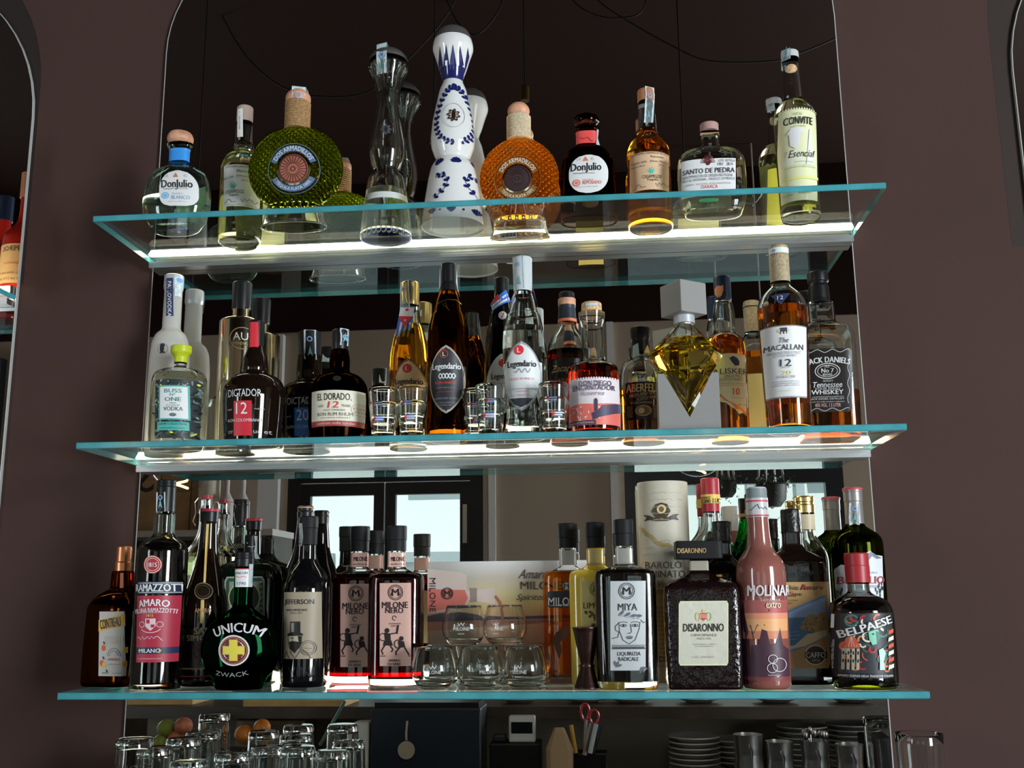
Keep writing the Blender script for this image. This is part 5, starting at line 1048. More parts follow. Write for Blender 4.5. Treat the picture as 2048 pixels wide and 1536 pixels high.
# green vermouth behind
b = Bottle('vermouth_bottle', 'bright green glass bottle with a gold and black capsule, behind the salmon-pink bottle', 2, (1507, 1005), [(1032, 17), (1040, 18), (1062, 22), (1090, 33), (1115, 41), (1140, 44), (1340, 44), (1352, 42)], cap=[(988, 16), (990, 17.5), (1032, 17)], Y=-.042, glassm=glass('bright_green_glass', (.16, .72, .30)), hollow=True, liquid=(1080, glass('green_liquid', (.3, .8, .35), 1.34)), capm=CAPK, fd=10)
b.band(1020, 1027, '#9a7a3a', 'gold_ring', off=.0008)
# salmon sleeve bottle
SAL = pm('salmon_sleeve', (.30, .105, .085), .12, coat=.5)
b = Bottle('liqueur_bottle', 'salmon-pink sleeved bottle printed with a sunset skyline and silver capitals', 2, (1516, 1048), [(1035, 21.5), (1040, 21), (1070, 22.5), (1096, 25), (1106, 32), (1116, 41), (1128, 47), (1145, 49), (1240, 49), (1340, 48.5), (1368, 48), (1376, 45)], cap=[(975, 18), (977, 20), (996, 20.5), (996.5, 22), (1035, 22)], Y=-.174, glassm=SAL, capm=pm('white_sleeve', (.62, .62, .64), .3), fd=8)
b.new('cap_band', .0006, b.cap).rect(1492, 976, 1534, 995, '#6a7274').rect(1492, 1000, 1537, 1003, '#a83440').rect(1494, 1029, 1539, 1032, '#a83440').scrib(1500, 1534, 1015, 14, '#2a2a30', 6, 1.2).end()
b.new('print', .0006, b.body).rect(1482, 1200, 1577, 1226, '#8a4a48', nx=18).rect(1482, 1226, 1577, 1250, '#b8765c', nx=18).rect(1482, 1238, 1577, 1262, '#c08a5c', nx=18).rect(1482, 1262, 1577, 1278, '#a8684c', nx=18)
b.poly([(1484, 1370), (1487, 1230), (1490, 1200), (1494, 1230), (1500, 1262), (1506, 1370)], '#3a2430').poly([(1500, 1370), (1506, 1290), (1518, 1290), (1524, 1258), (1534, 1262), (1540, 1290), (1552, 1286), (1560, 1256), (1566, 1290), (1579, 1300), (1581, 1355), (1560, 1352), (1530, 1356)], '#3c2530').line([(1503, 1250), (1509, 1268), (1516, 1250), (1530, 1250)], 1.8, '#3a2430').line([(1506, 1262), (1510, 1280)], 1.8, '#3a2430').rect(1486, 1354, 1581, 1362, '#6e3236', nx=18).end()
b.new('lettering', .0022, b.body).text('MOLINARI', 1542, 1181, 86, 22, '#b8aeb0', b=.04).text('Sambuca', 1540, 1199, 38, 6, '#a89a9c').text('extro', 1546, 1210, 28, 12, '#d8b090', b=.02).rect(1538, 1219, 1560, 1222, '#a83a34').ring(1545, 1318, 9, 9, 1.4, '#b0a8ac').ring(1544, 1336, 10, 10, 1.4, '#b0a8ac').ring(1558, 1330, 14, 14, 1.4, '#b0a8ac').micro(1536, 1560, 1350, 3, '#b0a8ac', 4).end()
# gold cap clear behind
b = Bottle('grappa_bottle', 'clear bottle with a gold screw cap, between the seascape label and the mountain label', 2, (1609, 1016), [(1026, 19), (1030, 18.5), (1062, 18), (1075, 20), (1090, 30), (1105, 38), (1120, 41), (1340, 41), (1352, 39)], cap=[(993, 18), (995, 19.5), (1004, 19.5), (1005, 18.5), (1010, 18.5), (1011, 20), (1026, 19.5)], Y=-.044, glassm=CLEAR, hollow=True, liquid=(1100, WATER), capm=GOLDM, fd=9)
b.band(1030, 1060, '#a89a80', 'neck_label', off=.0006)
b.new().oval(1640, 1212, 17, 34, '#b8b8bc').new('lettering', .001, b.body).text('A', 1636, 1212, 12, 20, '#b03034', b=.04).end()
# seascape label
b = Bottle('amaro_bottle', 'flat rectangular dark bottle with a sand and blue seascape label', 2, (1582, 1048), [(1064, 20), (1068, 19), (1092, 19.5), (1100, 26), (1108, 42), (1116, 56), (1124, 61), (1140, 62.5), (1240, 64), (1350, 65.5), (1361, 65), (1368, 62)], cap=[(1019, 18), (1021, 19.5), (1064, 20)], Y=-.107, n=5, ry=.45, glassm=BLACKB, capm=pm('embossed_black', 0), fd=6)
b.new('embossing', .0006).text('SEMPER AD MAIORA', 1605, 1148, 96, 9, pm('gloss_relief', 0), rot=-.12, b=.03).ring(1602, 1130, 15, 8, 2, pm('gloss_relief', 0)).end()
b.new().rect(1537, 1164, 1659, 1337, '#9a7a4e', c=3, nx=10).end()
b.new('print', .0009).poly([(1539, 1236), (1570, 1224), (1610, 1206), (1650, 1190), (1653, 1274), (1600, 1298), (1540, 1322)], '#54708e').poly([(1539, 1242), (1572, 1228), (1612, 1210), (1650, 1194), (1650, 1232), (1539, 1237)], '#7a94b8').poly([(1539, 1237), (1652, 1236), (1653, 1272), (1600, 1292), (1540, 1310)], '#3f678c').poly([(1602, 1248), (1612, 1234), (1620, 1228), (1632, 1232), (1640, 1226), (1652, 1224), (1652, 1262), (1630, 1266), (1600, 1258)], '#8a744c').poly([(1540, 1312), (1560, 1296), (1590, 1290), (1614, 1268), (1652, 1260), (1652, 1272), (1610, 1292), (1574, 1300), (1540, 1322)], '#b0a684')
rr = random.Random(9)
for i in range(26): b.leaf(rr.uniform(1608, 1648), rr.uniform(1232, 1262), rr.uniform(0, 3), 7, 2, rr.choice(['#5a4a30', '#a8905c', '#3f4a34']))
for i in range(12): b.line([(1545 + i * 4, 1260 + (i * 7) % 22), (1556 + i * 4, 1259 + (i * 7) % 22)], 1, '#7a9ab8')
b.oval(1630, 1310, 21, 20, '#2a2624').ring(1630, 1310, 21, 20, 2, '#c0b090').end()
b.new('lettering', .0026).text('Vecchio Amaro', 1596, 1175, 96, 10, '#2c2622', b=.02).text('A', 1608, 1174, 11, 11, '#a02a2a', b=.04).text('del Capo', 1577, 1189, 52, 10, '#2c2622', b=.02).text('C', 1581, 1188, 9, 10, '#a02a2a', b=.04).text("LIQUORE D'ERBE", 1576, 1201, 38, 4, '#5a4630').text('DI CALABRIA', 1570, 1206, 32, 4, '#5a4630').rect(1609, 1304, 1652, 1316, '#2a2624').text('CAFFO', 1630, 1310, 38, 11, '#d8ccb0', b=.02).text('1915', 1631, 1321, 14, 5, '#b8a888').end()
# olive mountain label
b = Bottle('amaro_bottle', 'tall olive green bottle with a white mountain label and a silver-grey capsule', 2, (1707, 1010), [(1048, 18), (1053, 20), (1060, 30), (1068, 42), (1077, 49), (1090, 51), (1200, 51), (1340, 50), (1354, 48)], cap=[(975, 17), (977, 19), (984, 19), (985, 18.5), (1003, 18.5), (1004, 17.7), (1048, 18.2)], Y=-.082, glassm=glass('olive_bottle_glass', (.28, .32, .05)), hollow=True, liquid=(1100, pm('black_liqueur', 0)), capm=pm('grey_capsule', (.30, .28, .27), .35, .4), fd=8)
b.band(976, 981, '#a03a48', 'red_ring', off=.0008)
b.new().poly([(1676, 1140), (1688, 1128), (1700, 1132), (1712, 1116), (1726, 1108), (1740, 1102), (1752, 1110), (1768, 1112), (1770, 1235), (1676, 1235)], '#aeb0b4').end()
b.new('print', .0009).poly([(1716, 1120), (1728, 1110), (1742, 1104), (1756, 1112), (1766, 1116), (1754, 1118), (1744, 1112), (1736, 1122), (1728, 1116)], '#5a6270')
rr = random.Random(4)
for i in range(22): b.leaf(rr.uniform(1678, 1692), rr.uniform(1180, 1232), -1.57, 10, 3, '#3a4246'); b.leaf(rr.uniform(1750, 1768), rr.uniform(1170, 1232), -1.57, 10, 3, '#2a3036')
b.end(); b.new('lettering', .0014).text('BRAULIO', 1727, 1160, 86, 15, '#8a3440', b=.04).text('PASSO DELLO STELVIO', 1730, 1173, 62, 5, '#55555c').micro(1735, 1755, 1145, 4, '#77777c', 3).end()
b.strip([(1709, 1006), (1709, 1020), (1709, 1036), (1710, 1050)], 18, over=False)
# red-capped art label
b = Bottle('amaro_bottle', 'round-shouldered black bottle with a red capsule and a colourful slanted-lettering label', 2, (1714, 1137), [(1165, 22), (1168, 21), (1184, 21.5), (1190, 30), (1197, 46), (1206, 57), (1218, 62), (1240, 64), (1300, 64.5), (1360, 64), (1372, 62), (1379, 58)], cap=[(1106, 22), (1108, 23.5), (1131, 23.5), (1132, 24.2), (1165, 23.5)], rim=1380, glassm=glass('clear_dark_amaro', 0), hollow=True, liquid=(1194, pm('dark_amaro', 0)), capm=pm('red_cap', 0), fd=7)
b.new().rect(1676, 1226, 1789, 1357, '#17171a', nx=22).rect(1687, 1228, 1787, 1347, '#2a2c30', nx=22).end()
b.new('print', .0009); rr = random.Random(8); pal = ['#b8443c', '#d8704a', '#4f9a80', '#2f6a5c', '#c8b8a0', '#8a2a2c', '#3a4a48', '#e0cdb8', '#b05a3a']
for i in range(46):
    x, y = rr.uniform(1694, 1780), rr.uniform(1234, 1340); r = rr.uniform(5, 13)
    b.ring(x, y, r, r, rr.uniform(2, 5), rr.choice(pal), rr.uniform(0, 180), rr.uniform(200, 380), 20)
b.poly([(1690, 1296), (1698, 1276), (1706, 1270), (1714, 1276), (1722, 1296)], '#b04a38')
for i in range(5): b.line([(1697 + i * 5, 1294), (1706, 1272)], 1, '#d8a080')
for x in (1692, 1700, 1708, 1716): b.rect(x, 1297, x + 5, 1340, '#a89a86', nx=1); b.oval(x + 2.5, 1306, 1.6, 4, '#2a2626', 8); b.oval(x + 2.5, 1322, 1.6, 4, '#2a2626', 8)
b.poly([(1736, 1262), (1746, 1256), (1756, 1262), (1758, 1276), (1752, 1288), (1744, 1290), (1738, 1278)], '#6aa890').poly([(1750, 1262), (1757, 1264), (1759, 1276), (1752, 1288)], '#2f5a50').oval(1745, 1268, 2.4, 1.6, '#1c2020')
b.poly([(1756, 1300), (1764, 1296), (1770, 1306), (1766, 1322), (1768, 1340), (1758, 1340), (1758, 1320)], '#9ac0b0')
for k in range(6): b.poly([(1776, 1262 + k * 14), (1787, 1258 + k * 14), (1787, 1266 + k * 14), (1775, 1270 + k * 14)], ('#b04a3c', '#c8bca8')[k % 2])
b.rect(1677, 1228, 1681, 1256, '#d0d0d0', nx=1).end()
b.new('lettering', .0026).poly([(1682, 1262), (1786, 1228), (1786, 1248), (1682, 1280)], '#17171a').text('BELPAESE', 1734, 1254, 100, 16, '#e4e4e6', b=.06, rot=-.31).text('AMARO ESSENZA DELLA TRADIZIONE ITALIANA', 1737, 1352, 98, 4.5, '#b8b8ba', b=.02).text('Special Edition Art Edition', 1681, 1310, 60, 5, '#b0b0b4', rot=-math.pi / 2).end()
# copper-brown jigger
b = Bottle('jigger', 'dark bronze double-ended cocktail jigger standing before the yellow bottle', 2, (1173, 1300), [(1254, 27.5), (1256, 27.5), (1262, 25.5), (1300, 18.5), (1326, 12.8), (1331, 12.5), (1336, 14), (1352, 18.5), (1370, 24.5), (1374, 26), (1377, 26)], rim=1378, glassm=pm('dark_bronze', (.060, .028, .022), .3, .7, var=.3, vscale=60), cat='jigger', bodyname='cups', fd=2)
b.band(1329, 1334, pm('dark_bronze', 0), 'waist_ring', off=.0022)
# sunset gift box
Yb = -.047; zb = ZS[2] + .0003
p0, p1 = atY(855, 1340, Yb), atY(1178, 1340, Yb); zt = atY(1000, 1122, Yb).z - zb; gx = (p0.x + p1.x) / 2; gw = (p1.x - p0.x) / 2
root = tag(empty('gift_box', (gx, Yb, zb)), 'flat gift box printed with a sunset sea, behind the stacked tumblers', 'box')
SUN = newmat('sunset_print')[0]; nt = SUN.node_tree; N = nt.nodes; tc = N.new('ShaderNodeTexCoord'); sp = N.new('ShaderNodeSeparateXYZ'); rp = N.new('ShaderNodeValToRGB'); L = nt.links
L.new(tc.outputs['Object'], sp.inputs[0]); mr = N.new('ShaderNodeMapRange'); mr.inputs[2].default_value = zt; L.new(sp.outputs['Z'], mr.inputs[0]); L.new(mr.outputs[0], rp.inputs[0])
els = rp.color_ramp.elements
for pos, c in ((0, '#6a5448'), (.25, '#9a6a50'), (.53, '#c8835a'), (.62, '#e09a58'), (.72, '#d8a878'), (.86, '#b0a494'), (1, '#8a8e94')):
    e = els[0] if pos == 0 else els.new(pos); e.color = (*[min(.85, x / LEVEL) for x in lin(c)], 1)
els.remove(els[-1]) if els[-1].position == 1 and els[-1].color[0] > .99 else None
mx = N.new('ShaderNodeMix'); mx.data_type = 'RGBA'; m2 = N.new('ShaderNodeMapRange'); m2.inputs[1].default_value = -gw; m2.inputs[2].default_value = gw * .5; m2.inputs[3].default_value = .75; m2.inputs[4].default_value = 0
L.new(sp.outputs['X'], m2.inputs[0]); L.new(m2.outputs[0], mx.inputs[0]); L.new(rp.outputs[0], mx.inputs[6]); mx.inputs[7].default_value = (*[x / LEVEL for x in lin('#77716a')], 1); L.new(mx.outputs[2], N['Principled BSDF'].inputs['Base Color']); N['Principled BSDF'].inputs['Roughness'].default_value = .4
mb = MB(); mb.box(-gw, 0, 0, gw, .0155, zt, SUN); mb.build('carton', root, smooth=False)
class Flat(Bottle):
    n = 2
    def __init__(s, root, Y): s.root = root; s.Y = Y; s.d = None; s.lab = None; s.body = root.children[0]; s.cp = []
    def pt(s, px, py, off): p = atY(px, py, s.Y); return Vector((p.x, p.y - off, p.z)) - s.root.location
fb = Flat(root, Yb)
fb.new('print', .0004).poly([(855, 1232), (880, 1226), (920, 1224), (970, 1230), (1010, 1234), (1060, 1232), (1177, 1228), (1177, 1236), (1050, 1238), (855, 1244)], '#4a3c46').poly([(855, 1244), (1177, 1237), (1177, 1240), (855, 1262)], '#8a5c4c')
fb.poly([(855, 1138), (920, 1144), (933, 1150), (934, 1182), (990, 1176), (992, 1196), (990, 1208), (938, 1200), (930, 1216), (855, 1226)], '#a89890').poly([(855, 1178), (930, 1180), (936, 1196), (928, 1214), (855, 1224)], '#a85a50').rect(940, 1176, 954, 1204, '#7a6a60').line([(990, 1192), (1000, 1205), (1004, 1225), (1006, 1250)], 6, '#8a5248')
fb.end(); fb.new('lettering', .0018).text('MILONE', 866, 1190, 68, 12, '#3a2c2c', rot=math.pi / 2).text('Amaro', 1068, 1148, 56, 18, '#4a3c38', sh=.4).text('MILONE', 1084, 1171, 86, 16, '#4a3c38').text('Spiritoso', 1068, 1196, 68, 16, '#4a3c38', sh=.4)
crest(fb, 895, 1187, 12, '#3a2a2a'); fb.end()
# tumblers
def tumbler(label, s):
    root = tag(empty('tumbler', (0, 0, 0)), label, 'glass', 'tulip tumblers'); pr = [(0, .021), (.0015, .0235), (.006, .0275), (.014, .0325), (.022, .0348), (.030, .0352), (.040, .0335), (.052, .0300), (.0615, .0275)]
    pr = fillet([(a * 1000, b * 1000) for a, b in pr], 4); pr = [(a / 1000 * s, b / 1000 * s) for a, b in pr]
    th = .0013; H = pr[-1][0]
    inn = [(z, r - th) for z, r in pr[::-1] if z > .010 * s] + [(.0085 * s, .020 * s), (.008 * s, .004)]
    prof = pr + [(H + .0004, pr[-1][1] - th / 2)] + inn; seg = 44; mb = MB(); mb.mi(CLEAR)
    for z, r in prof: mb.v += [(r * math.cos(2 * math.pi * i / seg), r * math.sin(2 * math.pi * i / seg), z) for i in range(seg)]
    for k in range(len(prof) - 1):
        for i in range(seg): j = (i + 1) % seg; mb.f.append([k * seg + i, k * seg + j, (k + 1) * seg + j, (k + 1) * seg + i]); mb.m.append(0)
    mb.f += [list(range(seg))[::-1], list(range((len(prof) - 1) * seg, len(prof) * seg))]; mb.m += [0, 0]
    g = mb.build('glass', root, ang=60)
    mb = MB(); FRO = pm('frosted_print', (.72, .70, .68), .6)
    for t, zc, wd, ht in (('MILONE', .026, .026, .0052), ('amaro', .0185, .010, .0022), ('W', .033, .012, .005)):
        v, f = textmesh(t, .01); P = []
        for a, q in v:
            z = (zc + q * ht) * s; r = next(p0[1] + (p1[1] - p0[1]) * (z - p0[0]) / (p1[0] - p0[0]) for p0, p1 in zip(pr, pr[1:]) if p0[0] <= z <= p1[0]) + .0002; an = -math.pi / 2 + a * wd * s / r
            P.append((r * math.cos(an), r * math.sin(an), z))
        mb.add(P, f, FRO)
    mb.build('lettering', g); return root
pt = None
for px, py, Y, up, lab, rz in ((868, 1371, -.172, 0, 'front tulip tumbler of the lower row, beside the copper labels', .1), (959, 1372, -.172, 0, 'front tulip tumbler in the middle of the lower row', .5), (1049, 1372, -.172, 0, 'front tulip tumbler of the lower row, nearest the jigger', -.2),
        (884, 1362, -.094, 0, 'rear tulip tumbler of the lower row, on the copper-label side', 2.5), (973, 1362, -.094, 0, 'rear tulip tumbler in the middle of the lower row', 3.5), (1060, 1362, -.094, 0, 'rear tulip tumbler of the lower row, on the jigger side', 2), (928, 1283, -.133, 1, 'upper tulip tumbler resting on the rims, over the left gap', 0), (1010, 1283, -.133, 1, 'upper tulip tumbler resting on the rims, over the right gap', -.35)):
    p = atY(px, py, Y); loc = (p.x, Y, ZS[2] + .0004 + up * (.0615 * .972 + .0010))
    if pt is None: pt = tumbler(lab, .972); pt.location = loc; pt.rotation_euler = (0, 0, rz)
    else: copy_tree(pt, loc, rz, lab)
# ------------------------------------------------------------------ back counter, upturned glasses
COUNTER = pm('dark_counter', (.03, .026, .024), .35, var=.2, vscale=12)
zc = 1.035
mb = MB(); mb.box(-1.2, -.33, .96, 2.9, .0, zc, COUNTER); mb.box(-1.2, -.30, 0, 2.9, -.02, .96, pm('dark_cabinet', (.02, .017, .016), .5))
tag(mb.build('back_counter', smooth=False), 'dark counter running under the mirror', 'counter')
def wall_glass(root, H, r0, r1, th, foot, name='glass', seg=40):
    """open glass, mouth at z = 0 when upturned"""
    pr = [(H, .7 * r1), (H - .0008, r1 - .002), (H - .004, r1)] + [(H * (1 - t) + 0 * t, r1 + (r0 - r1) * t) for t in (.1, .3, .5, .7, .9)] + [(.0008, r0), (0, r0 - th * .4), (.0008, r0 - th)]
    pr += [((H - foot) * t, r0 + (r1 - r0) * t * (H - foot) / H - th) for t in (.1, .3, .5, .7, .9, .98)] + [(H - foot, r1 * .7), (H - foot + .001, .003)]
    mb = MB(); mb.mi(CLEAR)
    for z, r in pr: mb.v += [(r * math.cos(2 * math.pi * i / seg), r * math.sin(2 * math.pi * i / seg), z) for i in range(seg)]
    for k in range(len(pr) - 1):
        for i in range(seg): j = (i + 1) % seg; mb.f.append([k * seg + j, k * seg + i, (k + 1) * seg + i, (k + 1) * seg + j]); mb.m.append(0)
    mb.f += [list(range(seg)), list(range((len(pr) - 1) * seg, len(pr) * seg))[::-1]]; mb.m += [0, 0]
    return mb.build(name, root, ang=50)
def upturned(label, H, r0, r1, text=None):
    root = tag(empty('beer_glass', (0, 0, 0)), label, 'glass', 'upturned glasses on the back counter')
    g = wall_glass(root, H, r0, r1, .0022, .013)
    if text:
        mb = MB(); v, f = textmesh(text, .03); P = []
        for a, q in v:
            z = H * .70 - q * .016; r = r0 + (r1 - r0) * z / H + .0003; an = -math.pi / 2 - a * .075 / r; P.append((r * math.cos(an), r * math.sin(an), z))
        mb.add(P, f, pm('black_print', (.01, .01, .01), .4)); mb.build('lettering', g)
    return root
pg = {}
for px, py, Y, H, txt, lab, rz in ((271, 1474, -.165, .136, 'La Birra', 'upturned printed beer glass at the left end of the back counter', .3), (310, 1493, -.106, .112, None, 'short upturned glass just behind the leftmost printed glass', 0), (368, 1475, -.040, .126, None, 'upturned glass against the mirror, second from the left end', 1),
        (379, 1520, -.175, .098, None, 'lowest upturned glass, only its foot showing at the bottom edge', 0), (467, 1504, -.17, .112, None, 'upturned glass in front of the others at the bottom edge', 2), (537, 1492, -.075, .108, 'Birra', 'short upturned printed glass in the middle of the cluster', .6),
        (595, 1492, -.14, .118, None, 'wide upturned glass near the right end of the cluster', .4), (664, 1500, -.055, .098, None, 'rightmost upturned glass of the cluster', 1.2)):
    p = atY(px, py, Y); H = p.z - zc - .0006; k = (round(H, 3), txt)
    r = upturned(lab, H, .0315, .0275, txt); r.location = (p.x, Y, zc + .0005); r.rotation_euler = (0, 0, rz)
# open tumbler right of the mirror
p = atY(1837, 1467, -.10); root = tag(empty('water_glass', (p.x, -.10, zc + .0005)), 'tall clear empty glass standing right of the mirror, before the brown wall', 'glass')
g = wall_glass(root, p.z - zc, .0345, .030, .0014, .010); g.rotation_euler = (math.pi, 0, 0); g.location = (0, 0, p.z - zc)

# ------------------------------------------------------------------ the serving bar seen in the mirror
BY = -1.0
WOODB = pm('dark_bar_wood', (.05, .032, .020), .4, var=.35, vscale=14); BEIGE = pm('beige_panel', (.30, .25, .19), .6, var=.12, vscale=4)
x0, x1 = -.55, 2.0; bz = 1.112
mb = MB(); mb.box(x0, BY - .38, bz - .03, x1, BY, bz, WOODB); mb.box(x0, BY - .38, 0, x1, BY - .34, bz - .03, BEIGE); mb.box(x0, BY - .34, .80, x1, BY + .22, .84, pm('steel_worktop', (.25, .25, .25), .3, .8)); mb.box(x0, BY - .34, 0, x1, BY + .18, .80, pm('dark_cabinet', 0))
tag(mb.build('serving_bar', smooth=False), 'serving bar with a dark wooden top facing the shelves, seen in the mirror', 'bar')
def on(px, py, d, z): q = refl(px, py, d); return (q.x, -d, z + .0005)
SAUC = pm('saucer_white', (.55, .53, .5), .2)
def plate(name, label, cat, group, r, h):
    mb = MB(); mb.loft([(0, r * .55, r * .55), (.002, r * .6, r * .6), (h * .8, r, r), (h, r, r), (h * .85, r * .93, r * .93), (.0045, r * .6, r * .6), (.004, r * .3, r * .3)], SAUC, 36); return tag(mb.build(name), label, cat, group)
sp = None
for i, px in enumerate((1040, 1170, 1264, 1398, 1552, 1702)):
    lab = 'saucer set out on the bar top, %s in its row' % ('first', 'second', 'third', 'fourth', 'fifth', 'last')[i]
    if sp is None: sp = plate('saucer', lab, 'saucer', 'saucers on the bar top', .062, .013); sp.location = on(px, 1400, 1.12, bz)
    else: copy_tree(sp, on(px, 1400, 1.12, bz), 0, lab)
pp = None
for px, d, top, n, nm in ((1388, 1.06, 1470, 10, 'front left'), (1470, 1.16, 1476, 9, 'rear middle'), (1605, 1.14, 1450, 13, 'tall middle'), (1706, 1.14, 1446, 14, 'tallest right')):
    zt_ = refl(px, top, d).z; q = refl(px, 1480, d)
    n = int((zt_ - .8406 - .016) / .0115)
    for i in range(n):
        lab = 'white plate in the %s stack under the bar' % nm + (', topmost' if i == n - 1 else ', number %d from the bottom' % (i + 1))
        loc = (q.x, -d, .8406 + (zt_ - .8406 - .016) * i / (n - 1))
        if pp is None: pp = plate('plate', lab, 'plate', 'stacked plates under the bar', .066, .016); pp.location = loc
        else: copy_tree(pp, loc, 0, lab)
def tin(px, d, top, r, label, spout=False):
    zt_ = refl(px, top, d).z - .841; q = refl(px, top + 30, d); root = tag(empty('steel_jug', (q.x, -d, .8408)), label, 'jug', 'steel jugs under the bar')
    mb = MB(); mb.loft([(0, r * 1.05, r * 1.05), (.004, r * 1.12, r * 1.12), (zt_ * .5, r * 1.08, r * 1.08), (zt_ * .8, r * .9, r * .9), (zt_, r, r)], STEEL, 32, c1=False); mb.loft([(zt_ - .0002, r * .97, r * .97), (zt_ * .6, r * .85, r * .85)], STEEL, 32, c0=False, flip=True); mb.build('cup', root)
    mb = MB(); mb.tube([(r * .9, 0, zt_ * .9), (r * 1.55, 0, zt_ * .85), (r * 1.55, 0, zt_ * .35), (r * 1.0, 0, zt_ * .25)], .004, STEEL); mb.build('handle', root); root.rotation_euler = (0, 0, math.pi / 2); return root
tin(1497, .93, 1468, .036, 'plain steel milk jug before the plate stacks'); tin(1560, .92, 1482, .034, 'steel jug holding teaspoons, left of its twin'); tin(1630, .92, 1480, .034, 'steel jug bristling with teaspoons, middle of the row'); tin(1700, .90, 1488, .034, 'steel jug nearest the dark box')
q = refl(1630, 1480, .92)
for k in range(7):
    mb = MB(); a = k * .9; zt_ = refl(1630, 1470 - 3 * (k % 3), .92).z
    base = Vector((q.x + .012 * math.cos(a), -.92 + .012 * math.sin(a), .86)); tip = Vector((q.x + .026 * math.cos(a), -.92 + .026 * math.sin(a), zt_))
    mb.tube([base, base.lerp(tip, .8), tip], [.0016, .0018, .0016], STEEL, 6); mb.ball(tip, .007, .004, .011, STEEL, 12, 8)
    tag(mb.build('teaspoon'), 'teaspoon standing in the steel jug in the middle of the row', 'spoon', 'teaspoons in the steel jug')
def boxthing(name, label, cat, pa, pb, d, depth, mat, zb=.8408, parts=None):
    a, b = refl(*pa, d), refl(*pb, d); root = tag(empty(name, ((a.x + b.x) / 2, -d, zb)), label, cat)
    w, h = abs(b.x - a.x) / 2, max(a.z, b.z) - zb; mb = MB(); mb.box(-w, -depth, 0, w, 0, h, mat); o = mb.build('body', root, smooth=False); bv = o.modifiers.new('bevel', 'BEVEL'); bv.width = .004; bv.segments = 2
    return root, w, h
NAVY = pm('navy_casing', (.012, .017, .03), .35)
root, w_, h_ = boxthing('cash_register', 'dark navy cash register casing under the bar with a round key fob', 'register', (742, 1416), (962, 1416), .86, .13, NAVY)
mb = MB(); mb.box(-w_ * .95, -.12, h_, w_ * .95, -.01, h_ + .012, CAPK); mb.build('lid', root, smooth=False)
mb = MB(); mb.tube([(-.045, .004, h_ - .03), (-.047, .006, h_ - .06), (-.046, .006, h_ - .075)], .003, pm('fob_ring', (.4, .36, .3), .4)); k_ = mb.build('key_fob', root)
mb = MB(); mb.loft([(0, .021, .021), (.004, .021, .021)], pm('fob_disc', (.42, .34, .26), .5), 28); f_ = mb.build('disc', k_); f_.rotation_euler = (-math.pi / 2, 0, 0); f_.location = (-.046, .004, h_ - .098)
_, _, hd = boxthing('till_desk', 'black desk block carrying the card terminal', 'desk', (978, 1487), (1080, 1487), .905, .09, CAPK); hd += .8414
root, w_, h_ = boxthing('payment_terminal', 'white card payment terminal with a dark screen, on the till desk', 'terminal', (1017, 1432), (1070, 1432), .92, .03, pm('terminal_white', (.66, .66, .64), .35), zb=hd)
a = refl(1043, 1444, .92).z - hd; c = refl(1043, 1467, .92).z - hd
mb = MB(); mb.box(-w_ * .8, 0, c, w_ * .8, .0012, a, pm('dark_screen', (.01, .012, .014), .1)); mb.build('screen', root, smooth=False)
boxthing('tablet_dock', 'small dark tablet standing on the till desk', 'tablet', (985, 1470), (1011, 1470), .92, .03, NAVY, zb=hd)
root, w_, h_ = boxthing('pen_holder', 'dark square pen holder with scissors and pens', 'holder', (1135, 1506), (1215, 1506), .90, .06, CAPK)
def stick(name, label, cat, pa, pb, d, r, mat, group=None):
    mb = MB(); mb.tube([refl(*pa, d), refl(*pb, d)], r, mat, 8); o = mb.build(name); return tag(o, label, cat, group)
RED = pm('red_plastic', (.45, .02, .03), .35)
sc = tag(empty('scissors', refl(1172, 1500, .90)), 'scissors with red handles standing in the pen holder', 'scissors'); o3 = sc.location
for cx_, cyv, rx2, rz2 in ((1170, 1424, .010, .020), (1188, 1434, .011, .017)):
    c = refl(cx_, cyv, .90) - o3; mb = MB(); mb.tube([c + Vector((rx2 * math.cos(t), 0, rz2 * math.sin(t))) for t in [i * math.pi / 10 for i in range(21)]], .0035, RED, 8); mb.build('handle', sc)
mb = MB(); mb.tube([refl(1172, 1440, .9) - o3, refl(1170, 1510, .9) - o3], .005, STEEL, 6); mb.tube([refl(1182, 1446, .9) - o3, refl(1168, 1510, .9) - o3], .005, STEEL, 6); mb.build('blades', sc)
stick('pencil', 'yellow pencil leaning in the pen holder', 'pencil', (1142, 1450), (1152, 1506), .895, .005, pm('yellow_pencil', (.6, .35, .04), .5)); stick('pen', 'dark pen leaning in the pen holder', 'pen', (1202, 1452), (1186, 1506), .895, .005, NAVY)
stick('marker', 'grey marker leaning in the pen holder beside the scissors', 'pen', (1192, 1448), (1180, 1506), .888, .006, FILM)
a, b_ = refl(1098, 1455, .88), refl(1140, 1530, .88); mb = MB(); mb.loft([(.8408, .030, .022), (a.z - .05, .034, .020), (a.z, .012, .004)], pm('kraft_paper', (.45, .30, .17), .8), 12, 3, cx=(a.x + b_.x) / 2, cyy=-.88)
tag(mb.build('paper_bag', ang=20), 'folded brown paper bag beside the pen holder', 'bag')
boxthing('knife_block', 'black box at the end of the plate stacks', 'box', (1733, 1474), (1785, 1474), .90, .10, CAPK)
